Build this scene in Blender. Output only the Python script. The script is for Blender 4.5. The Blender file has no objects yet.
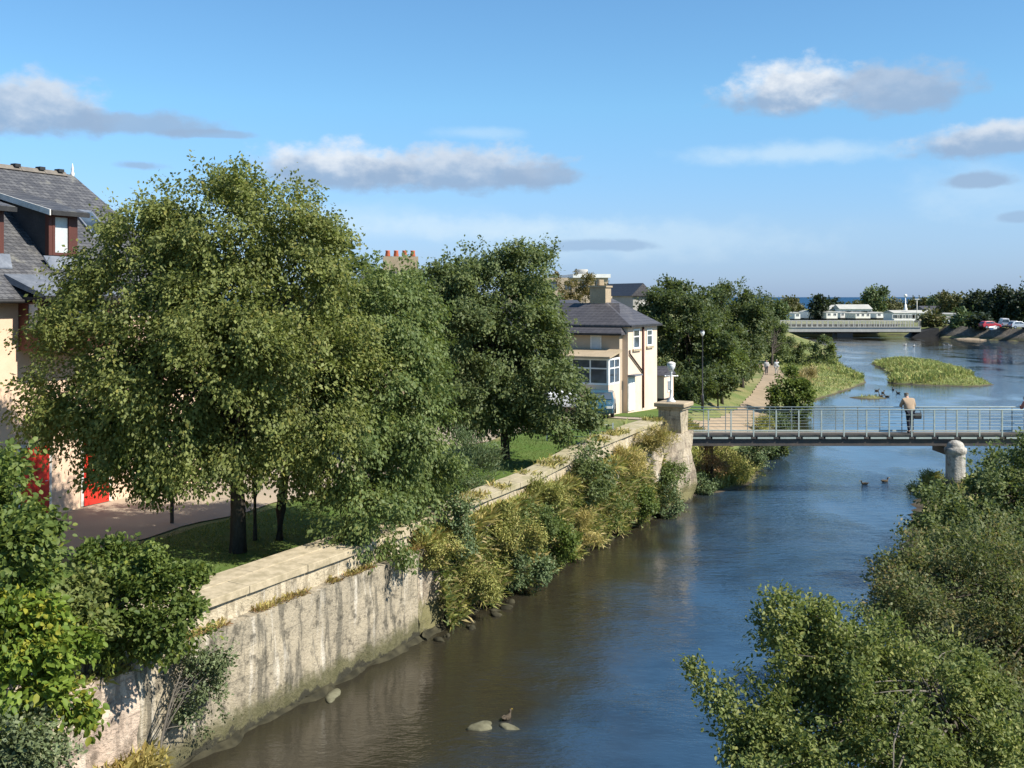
import bpy, bmesh, math, random
import numpy as np
from mathutils import Vector, Matrix

SC = bpy.context.scene
COL = SC.collection
R = math.radians
F, HY, H = 1100.0, 297.0, 8.8          # focal length in pixels, horizon row, eye height above the water

def at(px, py, z):
    Y = (H - z) * F / (py - HY)
    return ((px - 512) / F * Y, Y, z)
def wx(px, Y): return (px - 512) / F * Y
def wz(py, Y): return H - (py - HY) * Y / F

# river frame: u along the left wall (downstream), v into the land on the left
O = (-6.2, 20.55)
D = (0.4472, 0.8944); MV = (-0.8944, 0.4472)
RZ = math.atan2(D[1], D[0])
def uv(u, v, z=None):
    x, y = O[0] + u*D[0] + v*MV[0], O[1] + u*D[1] + v*MV[1]
    return (x, y) if z is None else (x, y, z)
def to_uv(x, y):
    x -= O[0]; y -= O[1]
    return x*D[0] + y*D[1], x*MV[0] + y*MV[1]

# ------------------------------------------------------------------ tagging
def tag(o, label=None, cat=None, group=None, kind=None):
    if label: o['label'] = label
    if cat: o['category'] = cat
    if group: o['group'] = group
    if kind: o['kind'] = kind
    return o
def empty(name, loc, rz=0.0):
    o = bpy.data.objects.new(name, None); COL.objects.link(o)
    o.location = loc; o.rotation_euler = (0, 0, rz); o.empty_display_size = .3
    return o
def thing(name, label, cat, loc=(0, 0, 0), rz=0.0, group=None):
    return tag(empty(name, loc, rz), label, cat, group)
def link_mesh(name, me, m, parent=None, smooth=False):
    o = bpy.data.objects.new(name, me); COL.objects.link(o)
    if m:
        me.materials.append(m)
    if smooth: me.polygons.foreach_set('use_smooth', [True]*len(me.polygons))
    if parent: o.parent = parent
    return o
def copy_tree(o, parent=None):
    c = o.copy(); COL.objects.link(c); c.parent = parent
    for ch in list(o.children): copy_tree(ch, c)
    return c

class MB:
    def __init__(s): s.v = []; s.f = []
    def add(s, vs, fs):
        b = len(s.v); s.v += [tuple(p) for p in vs]; s.f += [tuple(i+b for i in f) for f in fs]; return s
    def box(s, x0, x1, y0, y1, z0, z1):
        return s.add([(x0,y0,z0),(x1,y0,z0),(x1,y1,z0),(x0,y1,z0),(x0,y0,z1),(x1,y0,z1),(x1,y1,z1),(x0,y1,z1)],
                     [(0,3,2,1),(4,5,6,7),(0,1,5,4),(1,2,6,5),(2,3,7,6),(3,0,4,7)])
    def hexa(s, p):  # 8 points, bottom loop then top loop
        return s.add(p, [(0,3,2,1),(4,5,6,7),(0,1,5,4),(1,2,6,5),(2,3,7,6),(3,0,4,7)])
    def prism(s, pts, a, b, axis):  # 2d polygon extruded from a to b
        def P(p, t):
            return (t, p[0], p[1]) if axis == 'x' else ((p[0], t, p[1]) if axis == 'y' else (p[0], p[1], t))
        n = len(pts)
        return s.add([P(p, a) for p in pts] + [P(p, b) for p in pts],
                     [tuple(range(n))[::-1], tuple(range(n, 2*n))] + [(i, (i+1) % n, n+(i+1) % n, n+i) for i in range(n)])
    def tube(s, path, rad, seg=8, cap=True):
        path = [Vector(p) for p in path]; n = len(path)
        if not hasattr(rad, '__len__'): rad = [rad]*n
        vs = []; up = Vector((0.02, 0.03, 1))
        for i, p in enumerate(path):
            t = (path[min(i+1, n-1)] - path[max(i-1, 0)]).normalized()
            a = t.cross(up)
            if a.length < .05: a = t.cross(Vector((1, 0, 0)))
            a.normalize(); b = t.cross(a)
            for k in range(seg):
                an = 2*math.pi*k/seg
                vs.append(p + (a*math.cos(an) + b*math.sin(an))*rad[i])
        fs = [(i*seg+k, i*seg+(k+1) % seg, (i+1)*seg+(k+1) % seg, (i+1)*seg+k) for i in range(n-1) for k in range(seg)]
        if cap: fs += [tuple(range(seg))[::-1], tuple(range((n-1)*seg, n*seg))]
        return s.add(vs, fs)
    def lathe(s, prof, c=(0, 0, 0), seg=16):
        n = len(prof); vs = []
        for r, z in prof:
            for k in range(seg):
                an = 2*math.pi*k/seg; vs.append((c[0]+r*math.cos(an), c[1]+r*math.sin(an), c[2]+z))
        fs = [(i*seg+k, i*seg+(k+1) % seg, (i+1)*seg+(k+1) % seg, (i+1)*seg+k) for i in range(n-1) for k in range(seg)]
        fs += [tuple(range(seg))[::-1], tuple(range((n-1)*seg, n*seg))]
        return s.add(vs, fs)
    def build(s, name, m, parent=None, smooth=False, bevel=0):
        me = bpy.data.meshes.new(name); me.from_pydata(s.v, [], s.f); me.update()
        o = link_mesh(name, me, m, parent, smooth)
        if bevel:
            md = o.modifiers.new('edge', 'BEVEL'); md.width = bevel; md.segments = 2; md.limit_method = 'ANGLE'
        return o

# ------------------------------------------------------------------ materials
def nodes_of(m):
    m.use_nodes = True; nt = m.node_tree; nt.nodes.clear()
    out = nt.nodes.new('ShaderNodeOutputMaterial'); return nt, out
def sock(nt, s, v):
    if hasattr(v, 'is_output') or isinstance(v, bpy.types.NodeSocket): nt.links.new(v, s)
    else:
        if hasattr(s.default_value, '__len__') and len(s.default_value) == 4 and len(v) == 3: v = (*v, 1)
        s.default_value = v
def mixc(nt, fac, a, b, mode='MIX'):
    n = nt.nodes.new('ShaderNodeMix'); n.data_type = 'RGBA'; n.blend_type = mode
    sock(nt, n.inputs[0], fac); sock(nt, n.inputs[6], a); sock(nt, n.inputs[7], b); return n.outputs[2]
def math_(nt, op, a, b=0.0, c=0.0, clamp=False):
    n = nt.nodes.new('ShaderNodeMath'); n.operation = op; n.use_clamp = clamp
    for i, v in enumerate((a, b, c)): sock(nt, n.inputs[i], v)
    return n.outputs[0]
def ramp(nt, x, a, b, lo=0.0, hi=1.0, smooth=True):
    n = nt.nodes.new('ShaderNodeMapRange'); n.interpolation_type = 'SMOOTHSTEP' if smooth else 'LINEAR'
    sock(nt, n.inputs[0], x); n.inputs[1].default_value = a; n.inputs[2].default_value = b
    n.inputs[3].default_value = lo; n.inputs[4].default_value = hi; return n.outputs[0]
def noise(nt, vec, scale, detail=3.0, rough=.55, stretch=(1, 1, 1)):
    mp = nt.nodes.new('ShaderNodeMapping'); nt.links.new(vec, mp.inputs[0]); mp.inputs[3].default_value = stretch
    n = nt.nodes.new('ShaderNodeTexNoise'); nt.links.new(mp.outputs[0], n.inputs['Vector'])
    n.inputs['Scale'].default_value = scale; n.inputs['Detail'].default_value = detail; n.inputs['Roughness'].default_value = rough
    return n.outputs[0]
def pos(nt): return nt.nodes.new('ShaderNodeNewGeometry').outputs['Position']
def objco(nt): return nt.nodes.new('ShaderNodeTexCoord').outputs['Object']
def xyz(nt, v):
    n = nt.nodes.new('ShaderNodeSeparateXYZ'); nt.links.new(v, n.inputs[0]); return n.outputs
def principled(nt, out, color, rough=.8, spec=.3, metal=0.0, normal=None):
    p = nt.nodes.new('ShaderNodeBsdfPrincipled')
    sock(nt, p.inputs['Base Color'], color); sock(nt, p.inputs['Roughness'], rough)
    p.inputs['Specular IOR Level'].default_value = spec; p.inputs['Metallic'].default_value = metal
    if normal: nt.links.new(normal, p.inputs['Normal'])
    nt.links.new(p.outputs[0], out.inputs[0]); return p
def bump(nt, h, strength=.3, dist=.02, prev=None):
    b = nt.nodes.new('ShaderNodeBump'); b.inputs['Strength'].default_value = strength; b.inputs['Distance'].default_value = dist
    nt.links.new(h, b.inputs['Height'])
    if prev: nt.links.new(prev, b.inputs['Normal'])
    return b.outputs[0]

def worn(name, c1, c2, scale=2.0, rough=.85, spec=.25, metal=0.0, fine=25.0, bmp=.25, stretch=(1, 1, 1), lo=.35, hi=.7):
    m = bpy.data.materials.new(name); nt, out = nodes_of(m); p = pos(nt)
    a = ramp(nt, noise(nt, p, scale, 5, .6, stretch), lo, hi)
    f = noise(nt, p, fine, 3)
    c = mixc(nt, a, c1, c2)
    c = mixc(nt, ramp(nt, f, .3, .7, 0, .35), c, tuple(x*.6 for x in c1))
    principled(nt, out, c, rough, spec, metal, bump(nt, f, bmp, .02)); return m
def plain(name, c, rough=.5, spec=.4, metal=0.0): return worn(name, c, tuple(x*.82 for x in c), 3.0, rough, spec, metal, 30, .05)

def leaf_mat(name, dark, light, yellow, ypart=.12, trans=.35, rough=.5):
    m = bpy.data.materials.new(name); nt, out = nodes_of(m)
    g = nt.nodes.new('ShaderNodeNewGeometry'); rnd = g.outputs['Random Per Island']
    c = mixc(nt, rnd, dark, light)
    big = noise(nt, g.outputs['Position'], 1.1, 3)
    r2 = math_(nt, 'FRACT', math_(nt, 'MULTIPLY', rnd, 37.7))
    ym = math_(nt, 'LESS_THAN', r2, math_(nt, 'MULTIPLY', ramp(nt, big, .42, .68, .15, 2.2), ypart))
    c = mixc(nt, ym, c, yellow)
    c = mixc(nt, ramp(nt, noise(nt, g.outputs['Position'], .9, 4), .38, .64, 0, .45), c, tuple(x*.62 for x in dark))
    p = nt.nodes.new('ShaderNodeBsdfPrincipled'); sock(nt, p.inputs['Base Color'], c)
    p.inputs['Roughness'].default_value = rough+.06; p.inputs['Specular IOR Level'].default_value = .3
    t = nt.nodes.new('ShaderNodeBsdfTranslucent'); sock(nt, t.inputs[0], mixc(nt, .5, c, (.16, .2, .02)))
    mx = nt.nodes.new('ShaderNodeMixShader'); mx.inputs[0].default_value = trans
    nt.links.new(p.outputs[0], mx.inputs[1]); nt.links.new(t.outputs[0], mx.inputs[2]); nt.links.new(mx.outputs[0], out.inputs[0])
    return m

def slate_mat(name, c1, c2, moss, row=.24, width=.34):
    m = bpy.data.materials.new(name); nt, out = nodes_of(m); o = xyz(nt, objco(nt))
    cb = nt.nodes.new('ShaderNodeCombineXYZ')
    nt.links.new(math_(nt, 'ADD', o[0], o[1]), cb.inputs[0]); nt.links.new(math_(nt, 'MULTIPLY', o[2], 1.45), cb.inputs[1])
    b = nt.nodes.new('ShaderNodeTexBrick'); nt.links.new(cb.outputs[0], b.inputs[0])
    sock(nt, b.inputs['Color1'], c1); sock(nt, b.inputs['Color2'], c2); sock(nt, b.inputs['Mortar'], tuple(x*.35 for x in c1))
    b.inputs['Scale'].default_value = 1; b.inputs['Mortar Size'].default_value = .012; b.inputs['Bias'].default_value = 0
    b.inputs['Brick Width'].default_value = width; b.inputs['Row Height'].default_value = row
    p = pos(nt)
    c = mixc(nt, ramp(nt, noise(nt, p, 1.6, 6, .65), .55, .72, 0, .75), b.outputs[0], moss)
    principled(nt, out, c, .55, .4, 0, bump(nt, b.outputs[1], -.6, .02, bump(nt, noise(nt, p, 9), .3, .03))); return m

def stone_mat(name, c1, c2, stain, algae, row=.5, width=1.1, mort=.012, alg_top=.75, brick=True):
    m = bpy.data.materials.new(name); nt, out = nodes_of(m); oc = objco(nt); o = xyz(nt, oc)
    cb = nt.nodes.new('ShaderNodeCombineXYZ'); nt.links.new(o[0], cb.inputs[0]); nt.links.new(o[2], cb.inputs[1]); nt.links.new(o[1], cb.inputs[2])
    wob = nt.nodes.new('ShaderNodeVectorMath'); wob.operation = 'MULTIPLY_ADD'
    nz = nt.nodes.new('ShaderNodeTexNoise'); nz.inputs['Scale'].default_value = 1.7; nt.links.new(oc, nz.inputs['Vector'])
    nt.links.new(nz.outputs['Color'], wob.inputs[0]); wob.inputs[1].default_value = (.12, .09, 0); nt.links.new(cb.outputs[0], wob.inputs[2])
    b = nt.nodes.new('ShaderNodeTexBrick'); nt.links.new(wob.outputs[0], b.inputs[0])
    sock(nt, b.inputs['Color1'], c1); sock(nt, b.inputs['Color2'], c2); sock(nt, b.inputs['Mortar'], mixc(nt, .28, c1, (.09, .08, .065)) if brick else c1)
    b.inputs['Scale'].default_value = 1; b.inputs['Mortar Size'].default_value = mort; b.inputs['Mortar Smooth'].default_value = .4
    b.inputs['Brick Width'].default_value = width; b.inputs['Row Height'].default_value = row
    c = mixc(nt, ramp(nt, noise(nt, oc, 1.1, 6, .65), .35, .7, 0, .8), b.outputs[0], c2)
    streak = ramp(nt, noise(nt, oc, 3.6, 6, .7, (1, 1, .16)), .50, .60, 0, .7)
    c = mixc(nt, streak, c, stain)
    pale = ramp(nt, noise(nt, oc, 4.1, 4, .6, (1, 1, .1)), .56, .70, 0, .65)
    c = mixc(nt, pale, c, (.58, .52, .42))
    blot = ramp(nt, noise(nt, oc, 2.6, 7, .72), .50, .66, 0, .75)
    c = mixc(nt, blot, c, tuple(x*.55 for x in stain))
    zz = math_(nt, 'ADD', o[2], math_(nt, 'MULTIPLY', noise(nt, oc, 2.2, 5, .7), -.9))
    c = mixc(nt, ramp(nt, zz, alg_top-.65, alg_top-.25, .9, 0), c, algae)
    spk = ramp(nt, noise(nt, oc, 11, 5, .7), .58, .68, 0, .6); c = mixc(nt, spk, c, tuple(x*.5 for x in stain))
    c = mixc(nt, ramp(nt, zz, -.36, -.26, .9, 0), c, (.03, .028, .02))
    n1 = noise(nt, oc, 14, 5, .65)
    principled(nt, out, c, .9, .2, 0, bump(nt, b.outputs[1], -.5 if brick else -.1, .03, bump(nt, n1, .8, .06))); return m

def ground_mat():
    m = bpy.data.materials.new('bank_ground'); nt, out = nodes_of(m); p = pos(nt); o = xyz(nt, p)
    c = mixc(nt, ramp(nt, noise(nt, p, .35, 6, .65), .38, .62), (.13, .165, .05), (.21, .205, .08))
    c = mixc(nt, ramp(nt, noise(nt, p, .12, 4), .52, .62, 0, .7), c, (.3, .25, .12))
    c = mixc(nt, ramp(nt, noise(nt, p, 5, 4), .3, .75, 0, .45), c, (.06, .07, .02))
    zz = math_(nt, 'ADD', o[2], math_(nt, 'MULTIPLY', noise(nt, p, .9, 4), -.25))
    c = mixc(nt, ramp(nt, zz, -.12, .05, 1, 0), c, (.075, .06, .042))
    principled(nt, out, c, .95, .15, 0, bump(nt, noise(nt, p, 8, 4), .6, .08)); return m

def water_mat(name, base, rough, bs, scale, spec=.5):
    m = bpy.data.materials.new(name); nt, out = nodes_of(m); p = pos(nt)
    a = noise(nt, p, scale, 4, .6, (1.0, 1.9, 1)); b = noise(nt, p, scale*3.4, 3, .55, (1, 1.9, 1)); g = noise(nt, p, .13, 3, .6, (1.2, .7, 1))
    calm = ramp(nt, g, .38, .60, .22, 1.25)
    h = math_(nt, 'MULTIPLY', math_(nt, 'ADD', a, math_(nt, 'MULTIPLY', b, .42)), math_(nt, 'MULTIPLY', calm, ramp(nt, xyz(nt, p)[1], 44, 80, 1, .35)))
    c = mixc(nt, ramp(nt, noise(nt, p, .5, 4), .4, .7), base, tuple(x*.6 for x in base))
    o = xyz(nt, p); shoal_reflection = math_(nt, 'ADD', math_(nt, 'SUBTRACT', o[0], math_(nt, 'MULTIPLY', o[1], .5)), 16.5)      # metres from the wall: brown shallow bed plus wall and tree reflections painted in
    shoal_reflection = math_(nt, 'ADD', shoal_reflection, math_(nt, 'MULTIPLY', math_(nt, 'SUBTRACT', noise(nt, p, .35, 4), .5), 6))
    shoal_reflection = math_(nt, 'ADD', shoal_reflection, math_(nt, 'MULTIPLY', math_(nt, 'SUBTRACT', math_(nt, 'MINIMUM', o[1], 50.0), 40.0), .20))
    c = mixc(nt, ramp(nt, shoal_reflection, .5, 5.5, .95, 0), c, (.026, .021, .011))
    q = principled(nt, out, c, rough, spec, 0, bump(nt, h, bs, .12)); q.inputs['IOR'].default_value = 1.45
    return m

def glass_mat(name, c=(.03, .04, .05)):
    m = bpy.data.materials.new(name); nt, out = nodes_of(m); p = pos(nt)
    col = mixc(nt, ramp(nt, noise(nt, p, 1.3, 2), .4, .6), c, tuple(x*2.2 for x in c))
    principled(nt, out, col, .06, .8); return m

M = dict(
    ground=ground_mat(),
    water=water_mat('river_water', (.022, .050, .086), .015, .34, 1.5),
    sea=worn('sea_water', (.012, .055, .125), (.018, .075, .15), .004, .75, .12, 0, .02, .0),
    tarmac=worn('beige_tarmac', (.40, .325, .235), (.33, .27, .2), .5, .92, .15, 0, 40, .2),
    gravel=worn('gravel_path', (.33, .25, .165), (.25, .195, .13), .6, .95, .1, 0, 30, .3),
    lawn=worn('mown_lawn', (.075, .125, .025), (.11, .15, .04), .9, .95, .1, 0, 30, .5),
    cream=worn('cream_render', (.73, .525, .375), (.66, .465, .325), 1.2, .9, .15, 0, 60, .12),
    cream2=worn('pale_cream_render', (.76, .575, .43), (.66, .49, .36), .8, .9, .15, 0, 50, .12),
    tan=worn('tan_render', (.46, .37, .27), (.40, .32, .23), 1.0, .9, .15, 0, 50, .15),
    white=worn('white_paint', (.80, .79, .75), (.70, .69, .64), 2.0, .5, .4, 0, 20, .03),
    offwhite=worn('weathered_white', (.72, .70, .64), (.52, .50, .44), 4.0, .6, .3, 0, 30, .05),
    slate=slate_mat('old_slate', (.055, .055, .06), (.11, .108, .108), (.21, .20, .165), .15, .2),
    slate2=slate_mat('dark_slate', (.062, .058, .062), (.08, .075, .078), (.11, .10, .095), .2, .3),
    slatelight=slate_mat('mossy_slate', (.17, .165, .15), (.26, .25, .22), (.33, .33, .25), .18, .3),
    lead=worn('lead_sheet', (.12, .135, .16), (.19, .205, .23), 2.5, .45, .5, 0, 12, .1),
    timber=worn('brown_timber', (.105, .036, .026), (.075, .028, .021), 3, .6, .3, 0, 30, .1, (1, 1, .2)),
    dark=worn('dark_trim', (.025, .024, .024), (.04, .038, .036), 3, .6, .3),
    cheek=worn('dormer_cladding', (.05, .052, .055), (.065, .066, .068), 3, .7, .3),
    red=worn('red_door_paint', (.62, .035, .02), (.54, .03, .02), 2, .45, .4, 0, 30, .03),
    glass=glass_mat('window_glass'), blind=worn('window_blind', (.55, .57, .56), (.42, .45, .46), 1.5, .4, .6),
    stoneA=stone_mat('stained_wall', (.275, .235, .17), (.38, .32, .225), (.085, .078, .06), (.085, .08, .036), .58, 1.3, .014, .5, True),
    stoneP=stone_mat('parapet_stone', (.40, .335, .225), (.50, .42, .295), (.2, .165, .11), (.3, .25, .14), .3, 1.3, .01, -1),
    stoneB=stone_mat('rubble_stone', (.31, .25, .18), (.40, .335, .24), (.19, .15, .11), (.13, .12, .05), .34, .62, .03, .8),
    stoneC=stone_mat('pink_rubble_stone', (.44, .33, .25), (.54, .43, .33), (.22, .17, .13), (.2, .17, .07), .3, .5, .025, .55),
    cope=worn('coping_stone', (.46, .38, .255), (.29, .24, .15), 3.4, .9, .15, 0, 14, .4),
    copeold=worn('mossy_coping', (.40, .34, .23), (.28, .25, .14), 1.6, .95, .1, 0, 10, .6),
    granite=worn('pale_granite', (.50, .47, .42), (.60, .57, .51), 2.5, .8, .25, 0, 20, .2, (1, 1, .4)),
    rail=worn('pale_rail_paint', (.42, .47, .43), (.33, .38, .34), 4, .45, .4, 0, 30, .03),
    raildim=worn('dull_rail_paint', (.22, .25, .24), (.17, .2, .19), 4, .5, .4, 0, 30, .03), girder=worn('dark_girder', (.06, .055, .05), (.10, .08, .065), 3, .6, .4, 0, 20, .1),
    deck=worn('bridge_planks', (.15, .135, .115), (.19, .175, .15), 2, .9, .2),
    concrete=worn('grey_concrete', (.36, .35, .32), (.44, .42, .38), 1.0, .9, .2, 0, 10, .1),
    concrete2=worn('far_concrete', (.40, .39, .35), (.46, .45, .40), .3, .9, .2, 0, 2, .1),
    bark=worn('bark', (.055, .045, .035), (.09, .075, .06), 4, .95, .1, 0, 18, .7, (1, 1, .25)),
    twig=worn('pale_bark', (.12, .105, .085), (.17, .15, .12), 4, .95, .1, 0, 18, .5, (1, 1, .3)),
    wet=worn('wet_stone', (.028, .026, .017), (.075, .067, .04), 3, .95, .1, 0, 12, .7), rock=worn('river_rock', (.17, .16, .10), (.075, .07, .04), 3, .85, .25, 0, 14, .6),
    black=worn('black_metal', (.02, .02, .022), (.03, .03, .03), 3, .45, .4),
    rubber=worn('tyre_rubber', (.02, .02, .02), (.03, .03, .03), 6, .8, .2),
    alu=plain('wheel_alloy', (.5, .5, .52), .35, .5, .8),
    carblue=plain('teal_blue_car_paint', (.03, .095, .14), .25, .6), carsilver=plain('silver_car_paint', (.5, .52, .54), .25, .6, .3),
    carwhite=plain('white_car_paint', (.78, .78, .78), .25, .6), carred=plain('red_car_paint', (.45, .03, .04), .3, .6),
    cardark=plain('dark_car_paint', (.05, .06, .08), .25, .6),
    lampred=plain('tail_lamp_lens', (.5, .02, .02), .2, .6), lampwhite=plain('lamp_lens', (.75, .76, .74), .2, .6),
    terracotta=worn('terracotta', (.52, .14, .07), (.42, .11, .06), 3, .85, .2),
    brownstone=worn('buff_stone', (.40, .315, .21), (.33, .26, .17), 1.5, .9, .2, 0, 12, .2),
    skin=plain('skin', (.55, .33, .24), .55, .35), tanjacket=plain('tan_jacket_cloth', (.42, .31, .21), .9, .1),
    navy=plain('dark_trouser_cloth', (.03, .033, .045), .9, .1), cap=plain('brown_cap_cloth', (.12, .10, .075), .9, .1),
    palecloth=plain('pale_top_cloth', (.66, .62, .58), .9, .1), whitecloth=plain('white_top_cloth', (.78, .76, .72), .9, .1),
    greycloth=plain('grey_trouser_cloth', (.10, .10, .11), .9, .1), creamcloth=plain('cream_trouser_cloth', (.58, .53, .44), .9, .1),
    hair=plain('dark_hair', (.045, .03, .02), .7, .2), greyhair=plain('grey_hair', (.3, .28, .25), .7, .2),
    pinkcloth=plain('dusky_pink_cloth', (.42, .17, .14), .9, .1),
    duck=worn('duck_plumage', (.06, .045, .03), (.10, .08, .055), 20, .8, .2, 0, 60, .1), duckpale=worn('pale_plumage', (.6, .58, .54), (.45, .43, .4), 20, .8, .2),
    bill=plain('bill', (.42, .28, .05), .5, .3),
    yellow=plain('pale_yellow_cladding', (.66, .60, .30), .7, .3), caravan=plain('caravan_cladding', (.80, .78, .70), .6, .3),
    sand=worn('sand', (.40, .31, .21), (.34, .26, .18), .5, .95, .1, 0, 3, .1),
    ridge=worn('ridge_tile', (.19, .165, .135), (.13, .115, .1), 3, .9, .2, 0, 14, .3),
    pier=stone_mat('pier_granite', (.36, .335, .29), (.44, .41, .36), (.2, .18, .15), (.10, .095, .05), 9, 9, 0, 1.6, False),
    revet=stone_mat('revetment_stone', (.10, .085, .065), (.15, .125, .095), (.11, .1, .08), (.07, .065, .035), .8, .9, .08, .6),
)
LM = dict(
    lime=leaf_mat('olive_leaf', (0.138, 0.169, 0.042), (0.288, 0.311, 0.095), (0.290, 0.268, 0.065), .09, .43),
    lime2=leaf_mat('mid_leaf', (0.107, 0.160, 0.046), (0.228, 0.272, 0.087), (0.232, 0.246, 0.072), .06, .43),
    dark=leaf_mat('dark_leaf', (0.101, 0.142, 0.052), (0.215, 0.253, 0.092), (0.189, 0.203, 0.072), .05, .43),
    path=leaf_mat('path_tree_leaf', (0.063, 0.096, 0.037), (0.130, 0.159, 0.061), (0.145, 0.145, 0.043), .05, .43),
    alder=leaf_mat('alder_leaf', (0.129, 0.173, 0.046), (0.275, 0.297, 0.091), (0.334, 0.334, 0.102), .12, .43),
    willow=leaf_mat('grey_olive_leaf', (0.105, 0.130, 0.048), (0.218, 0.233, 0.095), (0.246, 0.189, 0.072), .25, .43),
    syc=leaf_mat('deep_green_leaf', (0.086, 0.138, 0.028), (0.209, 0.255, 0.063), (0.261, 0.290, 0.043), .05, .43),
    bright=leaf_mat('yellow_green_leaf', (.12, .19, .025), (.235, .31, .045), (.34, .33, .04), .2, .4),
    grey=leaf_mat('grey_green_leaf', (0.095, 0.125, 0.05), (0.20, 0.235, 0.11), (0.319, 0.319, 0.174), .1, .25),
    bush=leaf_mat('feathery_leaf', (0.092, 0.141, 0.059), (0.184, 0.233, 0.100), (0.232, 0.217, 0.102), .1, .3),
    gold=leaf_mat('golden_weed', (0.443, 0.371, 0.106), (0.684, 0.545, 0.211), (.42, .30, .10), .2, .35),
    goldgreen=leaf_mat('yellow_green_weed', (0.239, 0.263, 0.067), (0.479, 0.433, 0.136), (.36, .28, .09), .2, .35),
    rust=leaf_mat('rust_weed', (0.288, 0.132, 0.054), (0.396, 0.228, 0.108), (.40, .28, .12), .2, .3),
    straw=leaf_mat('straw_grass', (0.391, 0.310, 0.127), (0.529, 0.425, 0.207), (.5, .4, .2), .2, .3),
    grass=leaf_mat('bank_grass', (0.237, 0.300, 0.084), (0.474, 0.482, 0.168), (0.464, 0.377, 0.145), .2, .3),
    far=leaf_mat('far_leaf', (0.079, 0.120, 0.047), (0.144, 0.191, 0.072), (0.189, 0.189, 0.072), .1, .2),
    pine=leaf_mat('far_pine_leaf', (.020, .035, .020), (.038, .056, .030), (.05, .06, .03), .1, .15),
    farolive=leaf_mat('far_olive_leaf', (.085, .09, .035), (.14, .14, .055), (.18, .15, .06), .2, .2),
    brown=leaf_mat('bronze_leaf', (.13, .10, .035), (.20, .16, .055), (.25, .17, .06), .2, .3),
)

# ------------------------------------------------------------------ foliage
def norm(a): return a / np.maximum(np.linalg.norm(a, axis=-1, keepdims=True), 1e-6)
def mesh_np(name, V, faces_n, idx):
    me = bpy.data.meshes.new(name); nv, nl = len(V), idx.size
    me.vertices.add(nv); me.vertices.foreach_set('co', V.astype(np.float32).ravel())
    me.loops.add(nl); me.loops.foreach_set('vertex_index', idx.astype(np.int32).ravel())
    nf = nl // faces_n
    me.polygons.add(nf); me.polygons.foreach_set('loop_start', np.arange(0, nl, faces_n, dtype=np.int32))
    me.update(calc_edges=True); return me
def leaf_geo(rng, C, T, per, slen, spread, L, W, droop, up=.7, big=False):
    n = len(C)*per; i = np.repeat(np.arange(len(C)), per)
    t = rng.random(n)[:, None]; g = rng.normal(size=(n, 3))
    P = C[i] + T[i]*(t-.35)*slen + g*spread*(1.15-.6*t)
    d = norm(T[i]*.8 + rng.normal(size=(n, 3))*.55 + np.array([0, 0, -droop]))
    sn = norm(np.array([0, 0, up]) + T*.45 + rng.normal(size=T.shape)*.45)
    nn = norm(sn[i] + rng.normal(size=(n, 3))*.34)
    s = norm(np.cross(nn, d)); nn = np.cross(d, s)
    k = (.6 + .7*rng.random(n))[:, None]; L_ = L*k; W_ = W*k
    if big:
        pts = [P, P+d*L_*.28+s*W_*.42+nn*W_*.12, P+d*L_*.68+s*W_*.40+nn*W_*.10, P+d*L_-nn*W_*.15,
               P+d*L_*.68-s*W_*.40+nn*W_*.10, P+d*L_*.28-s*W_*.42+nn*W_*.12]
        V = np.stack(pts, 1).reshape(-1, 3); b = np.arange(n)[:, None]*6
        idx = np.concatenate([b+np.array([0, 1, 2, 3]), b+np.array([0, 3, 4, 5])], 1)
    else:
        pts = [P, P+d*L_*.5+s*W_*.5+nn*W_*.12, P+d*L_, P+d*L_*.5-s*W_*.5+nn*W_*.12]
        V = np.stack(pts, 1).reshape(-1, 3); idx = np.arange(n*4).reshape(n, 4)
    return V, idx
def lobe_sprays(rng, lobes, n, shell=(.7, 1.04), inner=.16, bumpy=.16):
    size = float(np.mean(np.array(lobes, float)[:, 3:6])); k = max(8, n//11)
    P, d = lobe_points(rng, lobes, k, shell, inner, bumpy); i = rng.integers(0, k, n)
    off = rng.normal(size=(n, 3))*np.array([1, 1, .62])*size*.115
    m = int(n*.82); Q, dq = lobe_points(rng, lobes, n-m, shell, inner, bumpy)
    return np.concatenate([(P[i]+off)[:m], Q]), np.concatenate([norm(d[i]+off/size*1.6)[:m], dq])
def lobe_points(rng, lobes, n, shell=(.7, 1.04), inner=.16, bumpy=.16):
    lobes = np.array(lobes, float); C0 = lobes[:, :3]; Rr = lobes[:, 3:6]*.9
    w = (Rr[:, 0]*Rr[:, 1]*Rr[:, 2])**(2/3.); w /= w.sum()
    K = rng.normal(size=(7, 3))*2.2; ph = rng.random(7)*6.28
    out, dirs = [], []
    tot = 0
    while tot < n:
        m = n*2
        li = rng.choice(len(lobes), m, p=w); dv = norm(rng.normal(size=(m, 3)))
        rr = np.where(rng.random(m) < inner, .3+.45*rng.random(m), shell[0]+(shell[1]-shell[0])*rng.random(m)**.7)
        bm_ = 1 + bumpy*np.sin(dv*2.0 @ K.T + ph + li[:, None]*1.7).sum(1)/2.2
        P = C0[li] + dv*Rr[li]*(rr*bm_)[:, None]
        q = np.linalg.norm((P[:, None, :]-C0[None])/Rr[None], axis=2); q[np.arange(m), li] = 9
        ok = (q.min(1) > .68) | (rng.random(m) < .1)
        out.append(P[ok]); dirs.append(norm(dv/Rr[li])[ok]); tot += ok.sum()
    return np.concatenate(out)[:n], np.concatenate(dirs)[:n]
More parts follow.
